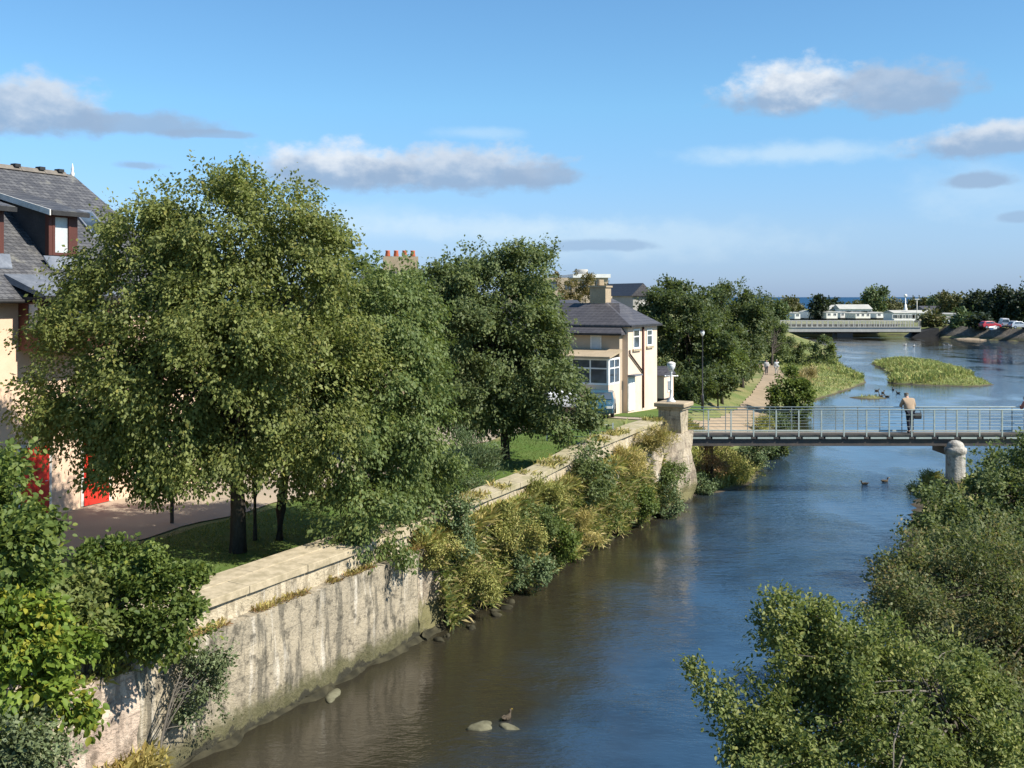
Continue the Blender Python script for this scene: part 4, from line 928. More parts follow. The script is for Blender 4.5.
def wall_shrub(label, px, py, rx, ry, lm, seed, n, v=-.15, dep=.5, group='weeds and shrubs rooted in the river wall', extra=(), **k):
    u, Y = Yof(px, v); rx *= .86; ry *= .84; dep *= .7; n = int(n*.8); lb = [PL(px, py, Y, rx, ry, dep)] + [PL(a, b, Y+(a-px)*.035, c, d, dep*.8) for a, b, c, d in extra]
    base = uv(u, .1); x, y = base
    rt = tree('shrub', label, 'shrub', (x, y, max(.05, wz(py+ry*.75, Y))), lb, n, k.pop('per', 40), k.pop('L', .10), k.pop('W', .055), lm, .03, group, k.pop('droop', .3), seed, k.pop('slen', .4), k.pop('spread', .11), stem='stem', limbs=16, bark='twig', **k)
    return rt
wall_shrub('dark ivy-like shrub hanging down the wall right of the weed slope', 588, 480, 20, 36, 'dark', 21, 190, -.05, .6)
wall_shrub('green shrub low on the wall below the golden weeds by the pillar', 640, 500, 18, 26, 'syc', 22, 90, -.3, .5)
wall_shrub('grey green shrub at the water line next to the abutment', 665, 502, 26, 20, 'bush', 23, 90, -.5, .6)
wall_shrub('golden weed clump on the wall ledge below the stone pillar', 657, 438, 24, 16, 'gold', 24, 170, -.3, .5, L=.12, W=.02, droop=-.4)
wall_shrub('golden weed clump sloping beside the coping near the pale railing', 628, 462, 22, 20, 'gold', 25, 130, .1, .4, L=.12, W=.02, droop=-.4)
wall_shrub('yellow green weed clump at the top of the overgrown wall', 545, 497, 30, 20, 'goldgreen', 26, 150, .1, .5, L=.11, W=.035, droop=-.1)
wall_shrub('yellow green weed bank in the middle of the overgrown wall', 505, 530, 40, 26, 'goldgreen', 27, 220, -.1, .5, L=.10, W=.04, droop=.0)
wall_shrub('mixed green scrub low on the overgrown wall at the water', 520, 572, 36, 24, 'bush', 28, 170, -.4, .5, L=.09, W=.05)
wall_shrub('leafy green shrub on the right of the overgrown wall', 556, 545, 24, 26, 'syc', 29, 120, -.45, .45, L=.10, W=.06)
wall_shrub('straw coloured weed clump under the ivy-like shrub', 582, 530, 18, 22, 'gold', 30, 100, -.3, .4, L=.10, W=.02, droop=-.3)
wall_shrub('tall dark green weed at the left of the overgrown wall', 462, 525, 20, 34, 'bush', 31, 120, -.1, .4, L=.09, W=.05)
wall_shrub('olive green scrub covering the stone right below the pillar weeds', 668, 472, 20, 16, 'lime2', 114, 110, -.35, .4, L=.09, W=.05)
wall_shrub('soft green growth between the golden clump and the hanging ivy-like shrub', 612, 505, 22, 26, 'lime2', 115, 150, -.2, .4, L=.08, W=.045)
wall_shrub('fresh green weeds on the slope left of the straw coloured clump', 530, 520, 30, 22, 'lime2', 116, 150, -.15, .45, L=.08, W=.04)
wall_shrub('yellowish weed clump above the broken stone wall end', 432, 548, 28, 18, 'goldgreen', 32, 110, .1, .4, L=.08, W=.035)
wall_shrub('low mixed weeds at the water below the broken stone', 478, 585, 24, 18, 'goldgreen', 33, 100, -.45, .4, L=.08, W=.035)
# lower left plants
tree('sapling', 'dark green sapling filling the left edge of the picture', 'sapling', uv(-4.2, .8, 2.3), [PL(6, 505, 17.6, 40, 46, .8), PL(22, 545, 17.2, 26, 28, .6), PL(0, 580, 16.6, 42, 60, .8), PL(6, 470, 17.8, 26, 26, .5), PL(45, 520, 17.4, 16, 14, .35)],
     330, 34, .105, .078, 'syc', .05, None, .25, 34, .45, .12, big=True, limbs=26, bark='twig')
tree('sapling', 'bright yellow green sapling under the dark one at the left edge', 'sapling', uv(-4.4, .1, 2.15), [PL(28, 655, 16.6, 42, 42, .6), PL(20, 690, 16.2, 48, 46, .6), PL(68, 695, 17.0, 26, 26, .4), PL(10, 625, 16.4, 34, 32, .5)],
     240, 30, .12, .085, 'bright', .04, None, .3, 35, .4, .11, big=True, limbs=20, bark='twig')
shrub('leafy green bush topping the pink wall, shading it with hanging stems', -1.9, .35, 2.25, [PL(150, 605, 19.4, 48, 36, .7), PL(118, 568, 19.6, 32, 24, .6), PL(178, 622, 19.6, 28, 28, .5), PL(142, 638, 19.0, 42, 24, .5), PL(155, 560, 19.6, 22, 18, .4)], 330, 'syc', 36, .095, .07, 'bush', 'bush', big=True)
shrub('smaller yellow green bush left of the leafy bush above the pink wall', -3.0, .5, 2.25, [PL(76, 622, 18.5, 34, 34, .6), PL(92, 598, 18.7, 22, 20, .4)], 140, 'alder', 37, .10, .075, 'bush', 'bush', big=True)
shrub('sparse grey green shrub growing up the joint between the two walls', -.9, -.35, .3, [PL(205, 690, 20.6, 30, 48, .4), PL(195, 650, 20.4, 22, 24, .35), PL(218, 660, 20.9, 18, 28, .3)], 120, 'grey', 38, .075, .045, group=None, per=36)
shrub('grey leaved shrub in the bottom left corner', -6.2, -.45, 1.2, [PL(12, 745, 15.6, 42, 34, .5), PL(40, 770, 15.8, 26, 24, .4)], 150, 'grey', 39, .075, .05, group=None)
# right bank trees
def G(x, y): return (x, y, hz(x, y))
tree('alder', 'leafy alder at the bottom of the picture with long reaching twigs', 'tree', G(6.2, 14.2), [
    PL(862, 695, 14, 84, 52, 1.3), PL(812, 655, 13.9, 52, 30, .8), PL(778, 745, 13.3, 44, 56, .9), PL(880, 745, 13.2, 95, 60, 1.4), PL(940, 700, 14.4, 60, 50, 1.1), PL(772, 640, 13.7, 12, 28, .3),
    PL(726, 686, 13.4, 22, 9, .3), PL(742, 722, 13.2, 20, 22, .35), PL(845, 632, 14.2, 28, 16, .5), PL(980, 760, 13.6, 70, 60, 1.2), PL(706, 682, 13.3, 11, 6, .2), PL(775, 612, 13.7, 10, 20, .25), PL(812, 618, 13.9, 10, 18, .25), PL(880, 645, 14, 18, 16, .4)],
    2000, 36, .056, .037, 'alder', .10, None, .05, 40, .32, .075, big=True, limbs=90, bark='twig', bumpy=.34, shell=(.5, 1.12))
tree('willow', 'grey olive tree with fine leaves at the right edge of the river', 'tree', G(12.2, 23.5), [
    PL(965, 620, 23, 72, 66, 1.8), PL(915, 615, 22.6, 44, 46, 1.2), PL(1010, 580, 24, 66, 56, 1.7), PL(1000, 690, 21.5, 90, 80, 1.6), PL(905, 580, 23.5, 28, 30, .8), PL(1050, 640, 23, 80, 90, 1.6), PL(940, 560, 24, 30, 26, .8), PL(1000, 640, 22.2, 60, 50, 1.5), PL(950, 660, 22, 60, 50, 1.4)],
    1450, 48, .085, .046, 'willow', .13, None, .15, 41, .5, .12, limbs=46, bark='bark', bumpy=.26)
tree('willow', 'darker tree behind the grey olive one, reaching the footbridge pier', 'tree', G(17.8, 35), [
    PL(1000, 500, 34, 44, 50, 1.5), PL(1040, 480, 34, 50, 44, 1.6), PL(965, 530, 33, 36, 42, 1.2), PL(1020, 540, 32, 60, 44, 1.5), PL(1000, 462, 35, 20, 24, .7)],
    620, 46, .125, .08, 'dark', .13, None, .25, 42, .6, .14, limbs=36, bumpy=.26)
# path trees beyond the footbridge
def pt_tree(label, px, Y, lobes, n, lm, seed, tr=.22, name='broadleaf_tree', group='trees along the riverside path', L=.22, W=.145, slen=.7, spread=.22, droop=.25, per=42, **k):
    x = wx(px, Y); return tree(name, label, 'tree', (x, Y, hz(x, Y)), [PL(a, b, Y+dy, c, d, dp) for a, b, dy, c, d, dp in lobes], n, per, L, W, lm, tr, group, droop, seed, slen, spread, **k)
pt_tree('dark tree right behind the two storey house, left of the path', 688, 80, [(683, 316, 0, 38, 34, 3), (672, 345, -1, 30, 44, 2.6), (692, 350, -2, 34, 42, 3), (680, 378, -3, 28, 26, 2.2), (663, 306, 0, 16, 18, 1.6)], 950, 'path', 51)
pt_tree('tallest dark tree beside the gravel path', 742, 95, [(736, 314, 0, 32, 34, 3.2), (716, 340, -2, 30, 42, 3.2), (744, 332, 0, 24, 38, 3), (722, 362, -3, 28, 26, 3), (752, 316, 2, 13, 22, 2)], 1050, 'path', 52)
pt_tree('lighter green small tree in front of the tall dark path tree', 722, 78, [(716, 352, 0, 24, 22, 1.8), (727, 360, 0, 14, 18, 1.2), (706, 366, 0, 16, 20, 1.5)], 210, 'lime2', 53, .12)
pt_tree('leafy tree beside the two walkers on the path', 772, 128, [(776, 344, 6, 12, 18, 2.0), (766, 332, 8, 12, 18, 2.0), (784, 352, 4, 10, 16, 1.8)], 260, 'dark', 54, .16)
def bush_at(label, px, py, Y, rx, ry, lm, seed, n, dep=1.6, name='bush', extra=(), group='bushes beside the riverside path', L=.19, W=.125, **k):
    x = wx(px, Y); g_ = hz(x, Y)
    if k.pop('sit', False): py = HY + (H - g_ - ry*.7*Y/F)*F/Y
    return tree(name, label, 'bush', (x, Y, g_), [PL(px, py, Y, rx, ry, dep)] + [PL(a, b, Y, c, d, dep*.8) for a, b, c, d in extra], n, k.pop('per', 36), L, W, lm, .07, group, k.pop('droop', .2), seed, k.pop('slen', .5), k.pop('spread', .17), stem='stem', limbs=18, **k)
bush_at('large dark bush at the path edge directly beyond the footbridge rail', 789, 388, 80, 17, 24, 'syc', 55, 300, 1.4, extra=[(781, 402, 13, 14), (798, 402, 12, 16), (790, 412, 15, 12)])
bush_at('rounded green bush on the grassy spit by the river', 814, 354, 135, 21, 15, 'dark', 56, 240, 2.6, extra=[(800, 362, 14, 12), (820, 364, 16, 10)], L=.26, W=.17, slen=.7)
bush_at('straw coloured bush behind the walkers below the road bridge', 790, 348, 170, 8, 14, 'straw', 57, 70, 1.6)
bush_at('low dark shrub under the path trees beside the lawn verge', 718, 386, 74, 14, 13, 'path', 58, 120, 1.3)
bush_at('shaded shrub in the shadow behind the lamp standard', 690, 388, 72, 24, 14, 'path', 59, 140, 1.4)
bush_at('pale grassy bush where the path meets the footbridge', 762, 404, 70, 12, 8, 'goldgreen', 60, 90, .8, sit=True, L=.14, W=.05, slen=.5, spread=.15)
bush_at('pale feathery clump at the foot of the large dark bush', 779, 410, 74, 12, 9, 'bush', 61, 90, .8, sit=True, L=.16, W=.07, slen=.5, spread=.15)
bush_at('yellow reed clump on the spit beside the rounded bush', 803, 378, 112, 12, 10, 'straw', 62, 90, 1.2, L=.4, W=.05, droop=-.5)
bush_at('pale yellow reeds next to the walkers', 722+76, 384, 104, 9, 9, 'straw', 63, 60, 1.0, L=.35, W=.05, droop=-.5)
bush_at('brownish leafed tree in front of the flat roofed block', 577, 290, 120, 30, 16, 'brown', 64, 170, 2.4, 'broadleaf_tree', group=None)
bush_at('rust and gold weeds under the left end of the footbridge', 712, 462, 50.2, 20, 15, 'rust', 65, 120, .7, group='weeds under the footbridge', L=.12, W=.03, slen=.4, spread=.13, droop=-.2)
bush_at('olive weeds overhanging the water under the footbridge', 738, 470, 51.6, 22, 14, 'goldgreen', 66, 150, .8, group='weeds under the footbridge', L=.12, W=.04, slen=.4, spread=.13, droop=-.1)
bush_at('shaded leafy bank growth beneath the middle of the first bridge span', 757, 452, 56, 20, 12, 'bush', 110, 150, .9, group='weeds under the footbridge', L=.13, W=.06, slen=.4, spread=.15)
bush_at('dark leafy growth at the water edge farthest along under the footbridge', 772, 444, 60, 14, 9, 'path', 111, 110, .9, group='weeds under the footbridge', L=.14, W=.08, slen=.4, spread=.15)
bush_at('green weeds on the low bank in front of the abutment', 700, 485, 49.4, 20, 9, 'bush', 67, 90, .6, group='weeds under the footbridge', L=.1, W=.05, slen=.35, spread=.12)
bush_at('yellow green weed mound at the foot of the granite pier', 934, 488, 49.3, 24, 10, 'goldgreen', 68, 190, .6, group=None, L=.12, W=.04, slen=.35, spread=.12, droop=-.1)
bush_at('olive scrub joining the pier mound to the right bank', 968, 492, 48.6, 20, 14, 'grass', 69, 120, .7, group=None, L=.12, W=.05, slen=.35, spread=.12)

# ------------------------------------------------------------------ grasses (uncountable)
def scatter(n, x0, x1, y0, y1, test, seed):
    rng = np.random.default_rng(seed); X = rng.uniform(x0, x1, n); Y = rng.uniform(y0, y1, n); Hh = height(X, Y); k = test(X, Y, Hh)
    return np.stack([X[k], Y[k], Hh[k]-.02], 1)
def dens(X, Y, s=1.0): return wob(X*.35*s, Y*.3*s)
g1 = scatter(60000, 12, 46, 60, 150, lambda X, Y, h: (h > .1) & (X > np.interp(Y, [56, 63, 76, 90, 104, 115, 130, 150], [12.4, 14.9, 18.5, 22.4, 26.4, 29.2, 31.8, 32])), 71)
blades('bank_grass', g1, (0, 0, 1), 'grass', .24, .06, 72, kind='stuff')
g2 = scatter(52000, 36, 60, 104, 155, lambda X, Y, h: (h > .08) & (h < 3), 73)
blades('islet_grass', g2[dens(g2[:, 0], g2[:, 1]) + (118-g2[:, 1])*.03 > -.1][::2], (0, 0, 1), 'grass', .26, .07, 74, kind='stuff')
blades('islet_dry_grass', g2[dens(g2[:, 0], g2[:, 1]) + (118-g2[:, 1])*.03 < .05], (0, 0, 1), 'grass', .55, .05, 75, kind='stuff')
g3 = scatter(9000, 7.8, 14.5, 48.3, 58, lambda X, Y, h: (h > .03) & (h < 2.45), 76)
blades('abutment_grass', g3, (.2, -.2, 1), 'goldgreen', .35, .03, 77, kind='stuff')
g4 = scatter(9000, 5, 23, 10, 52, lambda X, Y, h: (h > .05) & (X > 5), 78)
blades('right_bank_grass', g4, (0, 0, 1), 'grass', .5, .03, 79, kind='stuff')
rng = np.random.default_rng(80)
def wall_pts(n, u0, u1, v0, v1, zf):
    u = rng.uniform(u0, u1, n); v = rng.uniform(v0, v1, n); z = zf(u, v); return np.stack([O[0]+u*D[0]+v*MV[0], O[1]+u*D[1]+v*MV[1], z], 1)
P = wall_pts(2600, -1.0, 9.5, .12, .36, lambda u, v: np.full_like(u, 2.27)); uu = (P[:, 0]-O[0])*D[0]+(P[:, 1]-O[1])*D[1]
P = P[(np.sin(uu*2.3)+.7*np.sin(uu*5.1+1) > -.3)]
blades('ledge_moss', P[::2], (.3, -.15, .6), 'rust', .10, .02, 81, kind='stuff'); blades('ledge_grass', P[1::2], (.3, -.15, .8), 'gold', .15, .018, 82, kind='stuff')
P = wall_pts(9000, 9, 30.5, .15, .55, lambda u, v: np.interp(u, [8, 17, 24, 30], [2.25, 2.3, 2.5, 2.75]))
blades('wall_top_weeds', P[:5200], (.35, -.2, .9), 'gold', .38, .03, 83, lean=.6, kind='stuff'); blades('wall_top_stalks', P[5200:], (.3, -.15, .9), 'goldgreen', .42, .03, 88, lean=.6, kind='stuff')
P = wall_pts(5200, 8.8, 29.5, .42, 1.3, lambda u, v: np.interp(u, [-2, 9, 17, 22, 27, 40], [2.82, 2.82, 3.0, 3.4, 3.55, 3.55])+.02)
uu = (P[:, 0]-O[0])*D[0]+(P[:, 1]-O[1])*D[1]; P = P[(np.sin(uu*1.1)+.8*np.sin(uu*2.7+P[:, 0]) > .25)]
blades('coping_weeds', P[::2], (.4, -.2, .6), 'gold', .18, .03, 91, lean=.7, kind='stuff'); blades('coping_moss', P[1::2], (.3, -.2, .7), 'goldgreen', .16, .035, 92, lean=.8, kind='stuff')
P = wall_pts(22000, 9.6, 28.5, -.3, .25, lambda u, v: np.clip(2.3 - (.2-v)*4.2 + .3*np.sin(u*3), .15, 2.4))
blades('wall_face_weeds', P[:8000], (.4, -.2, .6), 'goldgreen', .30, .035, 84, lean=.8, kind='stuff'); blades('wall_face_growth', P[8000:18000], (.4, -.2, .6), 'lime2', .22, .05, 89, lean=.9, kind='stuff'); blades('wall_face_straw', P[18000:], (.4, -.2, .6), 'straw', .28, .02, 90, lean=.8, kind='stuff')
P = wall_pts(5200, -9, -.8, -.5, .0, lambda u, v: .15+.5*rng.random(len(u)))
blades('waterside_grass', P, (.35, -.2, .9), 'gold', .3, .011, 85, kind='stuff')
P = wall_pts(2200, -9, -1.2, -.05, .5, lambda u, v: np.full_like(u, 2.2))
blades('wall_head_grass', P, (.4, -.2, .5), 'goldgreen', .22, .012, 86, kind='stuff')
P = wall_pts(24000, -5, 30, 1.9, 7.0, lambda u, v: np.interp(O[1]+u*D[1]+v*MV[1], [38, 46], [2.31, 2.66]))
lawn_b = blades('lawn_grass', P, (0, 0, 1), 'syc', .07, .02, 87, kind='stuff')

# ------------------------------------------------------------------ far bridge, caravan park, far shore
Yf = 240; X0, X1 = wx(773, Yf), wx(921, Yf)
rb = thing('far_bridge', 'low grey concrete bridge with long railing before the caravans', 'bridge', (X0, Yf, 0))
Lf = X1-X0; zd = wz(327.5, Yf)
MB().box(-2, Lf, 0, 5, zd-.95, zd).build('deck', M['concrete2'], rb)
MB().box(-2, Lf, -.15, .15, zd+.002, zd+.22).build('parapet_kerb', M['concrete2'], rb)
MB().box(-2, Lf, .6, 4.4, zd-1.15, zd-.952).build('soffit_beam', M['girder'], rb)
for yy in (0, 4.9):
    hr = MB(); hr.box(-2, Lf, yy-.05, yy+.05, zd+1.35, zd+1.47)
    for zz in (.45, .75, 1.05): hr.box(-2, Lf, yy-.03, yy+.03, zd+zz, zd+zz+.06)
    hr.build('railing', M['concrete2'], rb)
    for k in range(30): MB().box(-1.9+k*1.16, -1.76+k*1.16, yy-.056, yy+.056, zd, zd+1.35).build('railing_post', M['concrete2'], rb)
for px, w_ in ((788, .9), (846, 2.4)):
    c = wx(px, Yf)-X0; MB().box(c-w_/2-.5, c+w_/2+.5, .7, 4.3, -1, zd-1.155).build('pier', M['girder'], rb)
MB().hexa([(Lf-3.4, .2, -1), (Lf+4, .2, -1), (Lf+4, 5.2, -1), (Lf-3.4, 5.2, -1), (Lf-.2, .2, zd-1.0), (Lf+4, .2, zd-.1), (Lf+4, 5.2, zd-.1), (Lf-.2, 5.2, zd-1.0)]).build('abutment', M['dark'], rb)
# stone revetment on the far right shore
rv = thing('revetment', 'sloping stone bank protecting the far right shore', 'embankment', (0, 0, 0))
sp = [(93.5, 244), (94.2, 236), (101.3, 215.5), (111, 201), (126, 182)]; mb = MB()
nrm = Vector((.9, .42, 0))
for a, b in zip(sp[:-1], sp[1:]):
    for i in range(6):
        for j in range(5):
            def q(s, t): return (a[0]+(b[0]-a[0])*s+nrm.x*(t*4.4-1.0), a[1]+(b[1]-a[1])*s+nrm.y*(t*4.4-1.0), -.4+2.9*t+.08*math.sin(7*(s*3+t*5+a[0])))
            mb.add([q(i/6, j/5), q((i+1)/6, j/5), q((i+1)/6, (j+1)/5), q(i/6, (j+1)/5)], [(0, 1, 2, 3)])
mb.build('stone_face', M['revet'], rv)
tag(MB().add([(94.2, 233.5, .06), (97.2, 225, .06), (95.8, 224.6, -.05), (93.0, 232.5, -.05), (94.9, 231, .3), (96.4, 226.5, .3)], [(0, 4, 3), (4, 5, 2, 3), (5, 1, 2)]).build('beach', M['sand']), kind='structure')
tag(MB().add([(-400, 262, 2.42), (93, 262, 2.42), (700, 262, 2.42), (700, 282, 2.6), (-400, 282, 2.6)], [(0, 1, 2, 3, 4)]).build('far_field', M['ground']), kind='structure')

def caravan(label, px0, px1, pyt, Y, wall='caravan', roof='concrete2', nw=2, door_=True, group='static caravans beyond the far bridge', name='caravan', gz=2.5):
    x0, x1 = wx(px0, Y), wx(px1, Y); w = x1-x0; a = w/2; t = wz(pyt, Y)-gz
    r = thing(name, label, 'caravan' if name == 'caravan' else 'building', ((x0+x1)/2, Y, gz), R(10), group)
    MB().box(-a+.05, a-.05, .05, 6, -.3, .5).build('skirt', M['dark'], r)
    MB().box(-a, a, 0, 6.1, .5, t-.35).build('body', M[wall], r, False, .05)
    MB().prism([(-a-.12, t-.348), (0, t), (a+.12, t-.348)], -.12, 6.2, 'y').build('roof', M[roof], r)
    for k in range(nw):
        c = -a+w*(k+.5)/nw; window_y(r, 0, c-w*.28/nw, c+w*.28/nw, t*.48, t*.48+.75, -1, 'window', 'white', 'glass', .07, 1)
    return r
for px0, px1, pt_, Y, wl, nw, lb in (
    (782, 791, 311, 300, 'white', 2, 'small cream caravan near the left end of the far bridge'),
    (794.5, 800.5, 312, 292, 'white', 1, 'narrow white caravan end between two dark gaps'),
    (808, 819, 310.5, 300, 'white', 2, 'white caravan just left of the dark round tree'),
    (826, 838, 311, 296, 'caravan', 2, 'cream caravan right of the dark round tree'),
    (840, 850, 311.5, 305, 'white', 2, 'white caravan above the middle pier of the far bridge'),
    (855, 871, 312, 298, 'caravan', 3, 'wide cream caravan right of the bridge pier'),
    (876, 888, 312, 304, 'white', 2, 'white caravan before the long white building'),
    (942, 952, 316, 262, 'white', 2, 'pale caravan low beside the olive trees'),
    (953, 962, 313, 268, 'yellow', 2, 'pale yellow caravan beside the dark pines'),
    (964, 974, 315, 262, 'yellow', 2, 'yellow caravan nearest the red car')):
    caravan(lb, px0, px1, pt_, Y, wl, 'concrete2', nw)
plain_house('long_building', 'long low white building at the right end of the far bridge', 893, 934, 290, 5.3, 4.6, 6, 'white', 'concrete2', R(8), 2.5, 6, 'building')
plain_house('pavilion', 'low cream roofed pavilion behind the caravans', 840, 872, 330, wz(304.5, 330), wz(309, 330), 8, 'white', 'concrete2', 0, 2.5, 4, 'building')
plain_house('pavilion', 'grey roofed low building by the dark round tree', 825, 841, 335, wz(305, 335), wz(310, 335), 8, 'concrete2', 'concrete', 0, 2.5, 2, 'building')
plain_house('pavilion', 'dark roofed house before the olive trees on the far right', 925, 951, 320, wz(306, 320), wz(310.5, 320), 9, 'concrete2', 'slate2', 0, 2.5, 3, 'building')
dh = thing('beacon', 'white beacon mast rising over the long white building', 'mast', (wx(905.5, 300), 300, 2.5))
MB().lathe([(.55, 0), (.5, 3.2), (.35, 3.4), (.33, 4.2), (.14, 4.3), (.1, 6.2)], (0, 0, 0), 12).build('tower', M['white'], dh, True); MB().lathe([(.05, 6.2), (.4, 6.35), (.45, 6.8), (.2, 7.1)], (0, 0, 0), 12).build('lantern', M['white'], dh, True)
lm_ = thing('street_lamp', 'tall pale lamp post right of the white beacon mast', 'street lamp', (wx(917, 290), 290, 2.5))
MB().lathe([(.12, 0), (.08, 5.6)], (0, 0, 0), 8).build('column', M['offwhite'], lm_, True); MB().box(-.6, .6, -.15, .15, 5.6, 5.85).build('lamp_head', M['offwhite'], lm_)
# vehicles and boats on the far quay
gzq = 2.45
make_car('parked_car', 'red car on the far quay beneath the dark pines', (wx(990, 222), 222, gzq), R(8), 'carred', group='vehicles on the far quay')
make_car('parked_van', 'white van on the far quay right of the red car', (wx(1004, 226), 226, gzq), R(75), 'carwhite', True, 'vehicles on the far quay')
make_car('parked_car', 'silver car at the right edge of the far quay', (wx(1019, 220), 220, gzq), R(5), 'carsilver', group='vehicles on the far quay')
make_car('parked_car', 'dark car behind the silver one on the far quay', (wx(1014, 229), 229, gzq), R(3), 'cardark', group='vehicles on the far quay')
make_car('parked_car', 'silver car parked between the pale caravan and the bridge end', (wx(940, 258), 258, 2.5), R(3), 'carsilver', group='vehicles on the far quay')
dg = thing('dinghy', 'small white dinghy drawn up beside the red car', 'boat', (wx(993.5, 217), 217, 2.3), R(50))
hull = MB(); secs = [(-1.4, .5, .5), (-.7, .68, .62), (.2, .7, .66), (1.0, .45, .7), (1.55, .04, .85)]; vs = []
for xx, hw_, hh in secs: vs += [(xx, -hw_, hh), (xx, -hw_*.75, .2), (xx, 0, 0), (xx, hw_*.75, .2), (xx, hw_, hh)]
hull.add(vs, [(i*5+k, i*5+k+1, (i+1)*5+k+1, (i+1)*5+k) for i in range(4) for k in range(4)] + [(0, 1, 2, 3, 4)]); hull.build('hull', M['white'], dg)
for xx in (-.8, .3): MB().box(xx-.12, xx+.12, -.6, .6, .42, .46).build('thwart', M['deck'], dg)

def far_tree(label, px, pyt, pyb, rx, Y, lm, seed, n=170, group='trees beyond the caravans', name='broadleaf_tree'):
    gz = 2.3; pyt += 1.5; rx *= .86; h_ = (pyb-pyt)/2; return tree(name, label, 'tree', (wx(px, Y), Y, gz), [PL(px, pyt+h_*.8, Y, rx, h_*.8, rx*Y/F), PL(px-rx*.3, pyt+h_*1.25, Y, rx*.75, h_*.75, rx*Y/F*.8), PL(px+rx*.35, pyt+h_*1.2, Y, rx*.7, h_*.7, rx*Y/F*.8)],
        n, 26, .8, .55, lm, .35, group, .2, seed, 2.2, .75, limbs=10)
far_tree('tall round green tree standing alone against the sea', 875, 287, 309, 11, 370, 'far', 91, 190)
far_tree('dark round tree among the white caravans', 820, 300, 316, 6.5, 300, 'pine', 92, 150)
far_tree('low dark tree right of the dark round one', 834, 300, 308, 5, 345, 'pine', 93, 70)
far_tree('low brownish tree at the left of the caravan park', 790, 301, 311, 9, 350, 'farolive', 94, 140)
far_tree('low scrub tree by the left end of the far bridge', 779, 305, 320, 6, 285, 'far', 95, 90)
far_tree('broad olive tree on the far right shore', 958, 293, 316, 16, 300, 'farolive', 96, 240)
far_tree('smaller olive tree left of the broad one', 940, 298, 312, 10, 330, 'far', 97, 150)
far_tree('dark pine left of the densest pines', 980, 292, 319, 10, 262, 'pine', 98, 200, 'dark pines on the far quay', 'pine_tree')
far_tree('tallest dark pine behind the red car and white van', 1001, 290, 320, 12, 255, 'pine', 99, 260, 'dark pines on the far quay', 'pine_tree')
far_tree('dark pine cut by the right edge of the picture', 1022, 290, 321, 12, 250, 'pine', 100, 240, 'dark pines on the far quay', 'pine_tree')
far_tree('low bush line behind the beacon mast', 895, 301, 311, 14, 420, 'farolive', 101, 120)
far_tree('low bush line left of the broad olive trees', 922, 300, 311, 14, 420, 'farolive', 102, 120)
far_tree('low shrub right of the lone round tree', 855, 303, 309, 10, 430, 'farolive', 103, 80)
far_tree('olive bush above the bank at the far bridge end', 932, 314, 326, 7, 246, 'farolive', 104, 70)
far_tree('small dark bush between the yellow caravans', 962, 315, 326, 5, 240, 'far', 105, 60)
far_tree('dark bush on the quay left of the red car', 979, 318, 328, 5, 232, 'pine', 106, 60)

# ------------------------------------------------------------------ sky, sun, camera
SUN_EL, SUN_DIR = R(44), Vector((.91, -.415, 0)).normalized()
w = bpy.data.worlds.new('World'); SC.world = w; w.use_nodes = True; nt = w.node_tree; nt.nodes.clear()
wo = nt.nodes.new('ShaderNodeOutputWorld'); bg = nt.nodes.new('ShaderNodeBackground'); STR = .10
bg.inputs[1].default_value = STR; nt.links.new(bg.outputs[0], wo.inputs[0])
sky = nt.nodes.new('ShaderNodeTexSky'); sky.sky_type = 'NISHITA'; sky.sun_disc = False
sky.sun_elevation = SUN_EL; sky.sun_rotation = math.atan2(SUN_DIR.x, SUN_DIR.y); sky.air_density = 1.0; sky.dust_density = 0.2; sky.ozone_density = 2.5
tc = nt.nodes.new('ShaderNodeTexCoord').outputs['Generated']; s = xyz(nt, tc)
az = math_(nt, 'ARCTAN2', s[0], s[1]); el = math_(nt, 'ARCSINE', s[2])
cb = nt.nodes.new('ShaderNodeCombineXYZ'); nt.links.new(az, cb.inputs[0]); nt.links.new(math_(nt, 'MULTIPLY', el, 1.5), cb.inputs[1]); cv = cb.outputs[0]
nA = noise(nt, cv, 26, 7, .58); nB = noise(nt, cv, 34, 5, .55)
def tint(ch):
    a = ramp(nt, el, .0, .06, ch[0], ch[1], False); b = ramp(nt, el, .06, .17, 0, ch[2]-ch[1], False); return math_(nt, 'ADD', a, b)
tn = nt.nodes.new('ShaderNodeCombineXYZ')
for k_, ch in enumerate(((.33, .51, .59), (.48, .64, .86), (.94, .91, .99))): nt.links.new(tint(ch), tn.inputs[k_])
col = mixc(nt, 1.0, sky.outputs[0], tn.outputs[0], 'MULTIPLY')
def cc(c): return tuple(x/STR/1.5 for x in c)
def azel(px, py):
    a = math.atan((px-512)/F); return a, math.atan((HY-py)/F*math.cos(a))
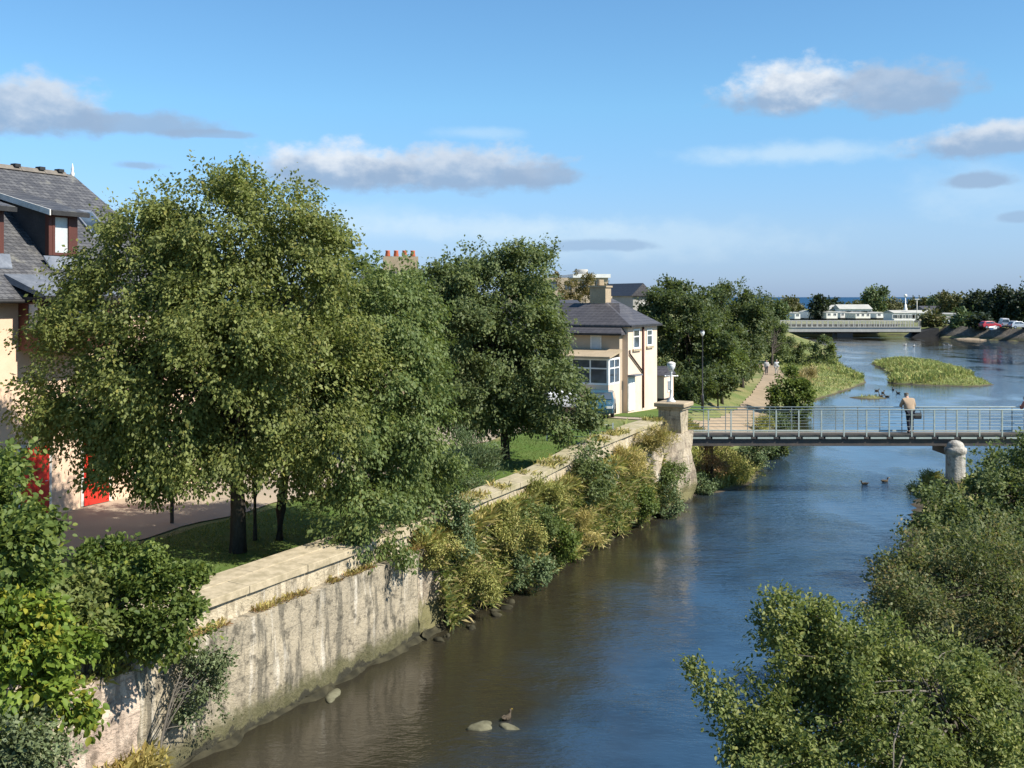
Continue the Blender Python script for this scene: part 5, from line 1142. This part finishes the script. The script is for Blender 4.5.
# thin veils
for px, py, hw, hh, op in ((790, 153, 130, 14, .5), (470, 228, 190, 16, .45), (480, 133, 60, 8, .3), (980, 190, 90, 30, .28), (640, 240, 220, 26, .3), (300, 215, 220, 18, .25)):
    a0, e0 = azel(px, py); dx = math_(nt, 'MULTIPLY', math_(nt, 'SUBTRACT', az, a0), F/hw); dy = math_(nt, 'MULTIPLY', math_(nt, 'SUBTRACT', el, e0), F/hh)
    e_ = math_(nt, 'SQRT', math_(nt, 'ADD', math_(nt, 'MULTIPLY', dx, dx), math_(nt, 'MULTIPLY', dy, dy)))
    e_ = math_(nt, 'ADD', e_, math_(nt, 'MULTIPLY', math_(nt, 'SUBTRACT', nA, .5), 1.4))
    col = mixc(nt, ramp(nt, e_, 1.1, .1, 0, op*.9), col, cc((.70, .82, .88)))
for px, py, hw, hu, hd, wh, op in (
    (18, 112, 92, 36, 24, .62, .97), (140, 126, 75, 16, 10, .05, .85), (205, 134, 45, 5, 4, .0, .7), (142, 166, 26, 6, 5, .0, .75),
    (338, 172, 92, 30, 22, .9, .97), (462, 174, 112, 30, 21, .6, .97), (545, 178, 46, 14, 9, .1, .9),
    (795, 98, 74, 38, 18, 1.0, 1.0), (900, 92, 70, 32, 22, .25, .95), (990, 142, 82, 20, 15, .7, .97), (978, 182, 40, 9, 7, .0, .85),
    (600, 246, 62, 8, 6, -.3, .7), (1020, 217, 18, 6, 5, .0, .6)):
    a0, e0 = azel(px, py); dx = math_(nt, 'MULTIPLY', math_(nt, 'SUBTRACT', az, a0), F/hw); dy = math_(nt, 'SUBTRACT', el, e0)
    dyn = math_(nt, 'MAXIMUM', math_(nt, 'MULTIPLY', dy, F/hu), math_(nt, 'MULTIPLY', dy, -F/hd))
    e_ = math_(nt, 'SQRT', math_(nt, 'ADD', math_(nt, 'MULTIPLY', dx, dx), math_(nt, 'MULTIPLY', dyn, dyn)))
    e_ = math_(nt, 'ADD', e_, math_(nt, 'ADD', math_(nt, 'MULTIPLY', math_(nt, 'SUBTRACT', nA, .5), 1.5), math_(nt, 'MULTIPLY', math_(nt, 'SUBTRACT', nB, .5), .35)))
    m_ = ramp(nt, e_, 1.14, .55, 0, op*.95)
    sh_ = math_(nt, 'ADD', math_(nt, 'MULTIPLY', dy, .75*F/hu), math_(nt, 'MULTIPLY', math_(nt, 'SUBTRACT', nB, .5), 1.9))
    sh_ = math_(nt, 'MULTIPLY', ramp(nt, sh_, -.35, .75), max(wh, 0), clamp=True)
    lo = (.29, .41, .585) if wh > -.1 else (.28, .42, .62)
    col = mixc(nt, m_, col, mixc(nt, sh_, cc(lo), cc((.80, .83, .86))))
nt.links.new(col, bg.inputs[0])

ld = bpy.data.lights.new('sun', 'SUN'); ld.energy = 5.0; ld.angle = R(.55); ld.color = (1, .95, .86)
lo_ = bpy.data.objects.new('sun', ld); COL.objects.link(lo_)
sd = Vector((SUN_DIR.x*math.cos(SUN_EL), SUN_DIR.y*math.cos(SUN_EL), math.sin(SUN_EL)))
lo_.rotation_euler = sd.to_track_quat('Z', 'Y').to_euler(); lo_.location = (30, -30, 40)

cd = bpy.data.cameras.new('camera'); cam = bpy.data.objects.new('camera', cd); COL.objects.link(cam); SC.camera = cam
cam.location = (0, 0, H); cam.rotation_euler = (R(90), 0, 0)
cd.sensor_width = 36; cd.lens = 36*F/1024; cd.shift_y = -(384-HY)/1024; cd.clip_start = .3; cd.clip_end = 60000

SC.view_settings.view_transform = 'Standard'; SC.view_settings.look = 'None'; SC.view_settings.exposure = .77; SC.view_settings.gamma = 1
SC.view_settings.use_curve_mapping = False
SC.cycles.max_bounces = 8; SC.cycles.transparent_max_bounces = 8; SC.cycles.use_denoising = True
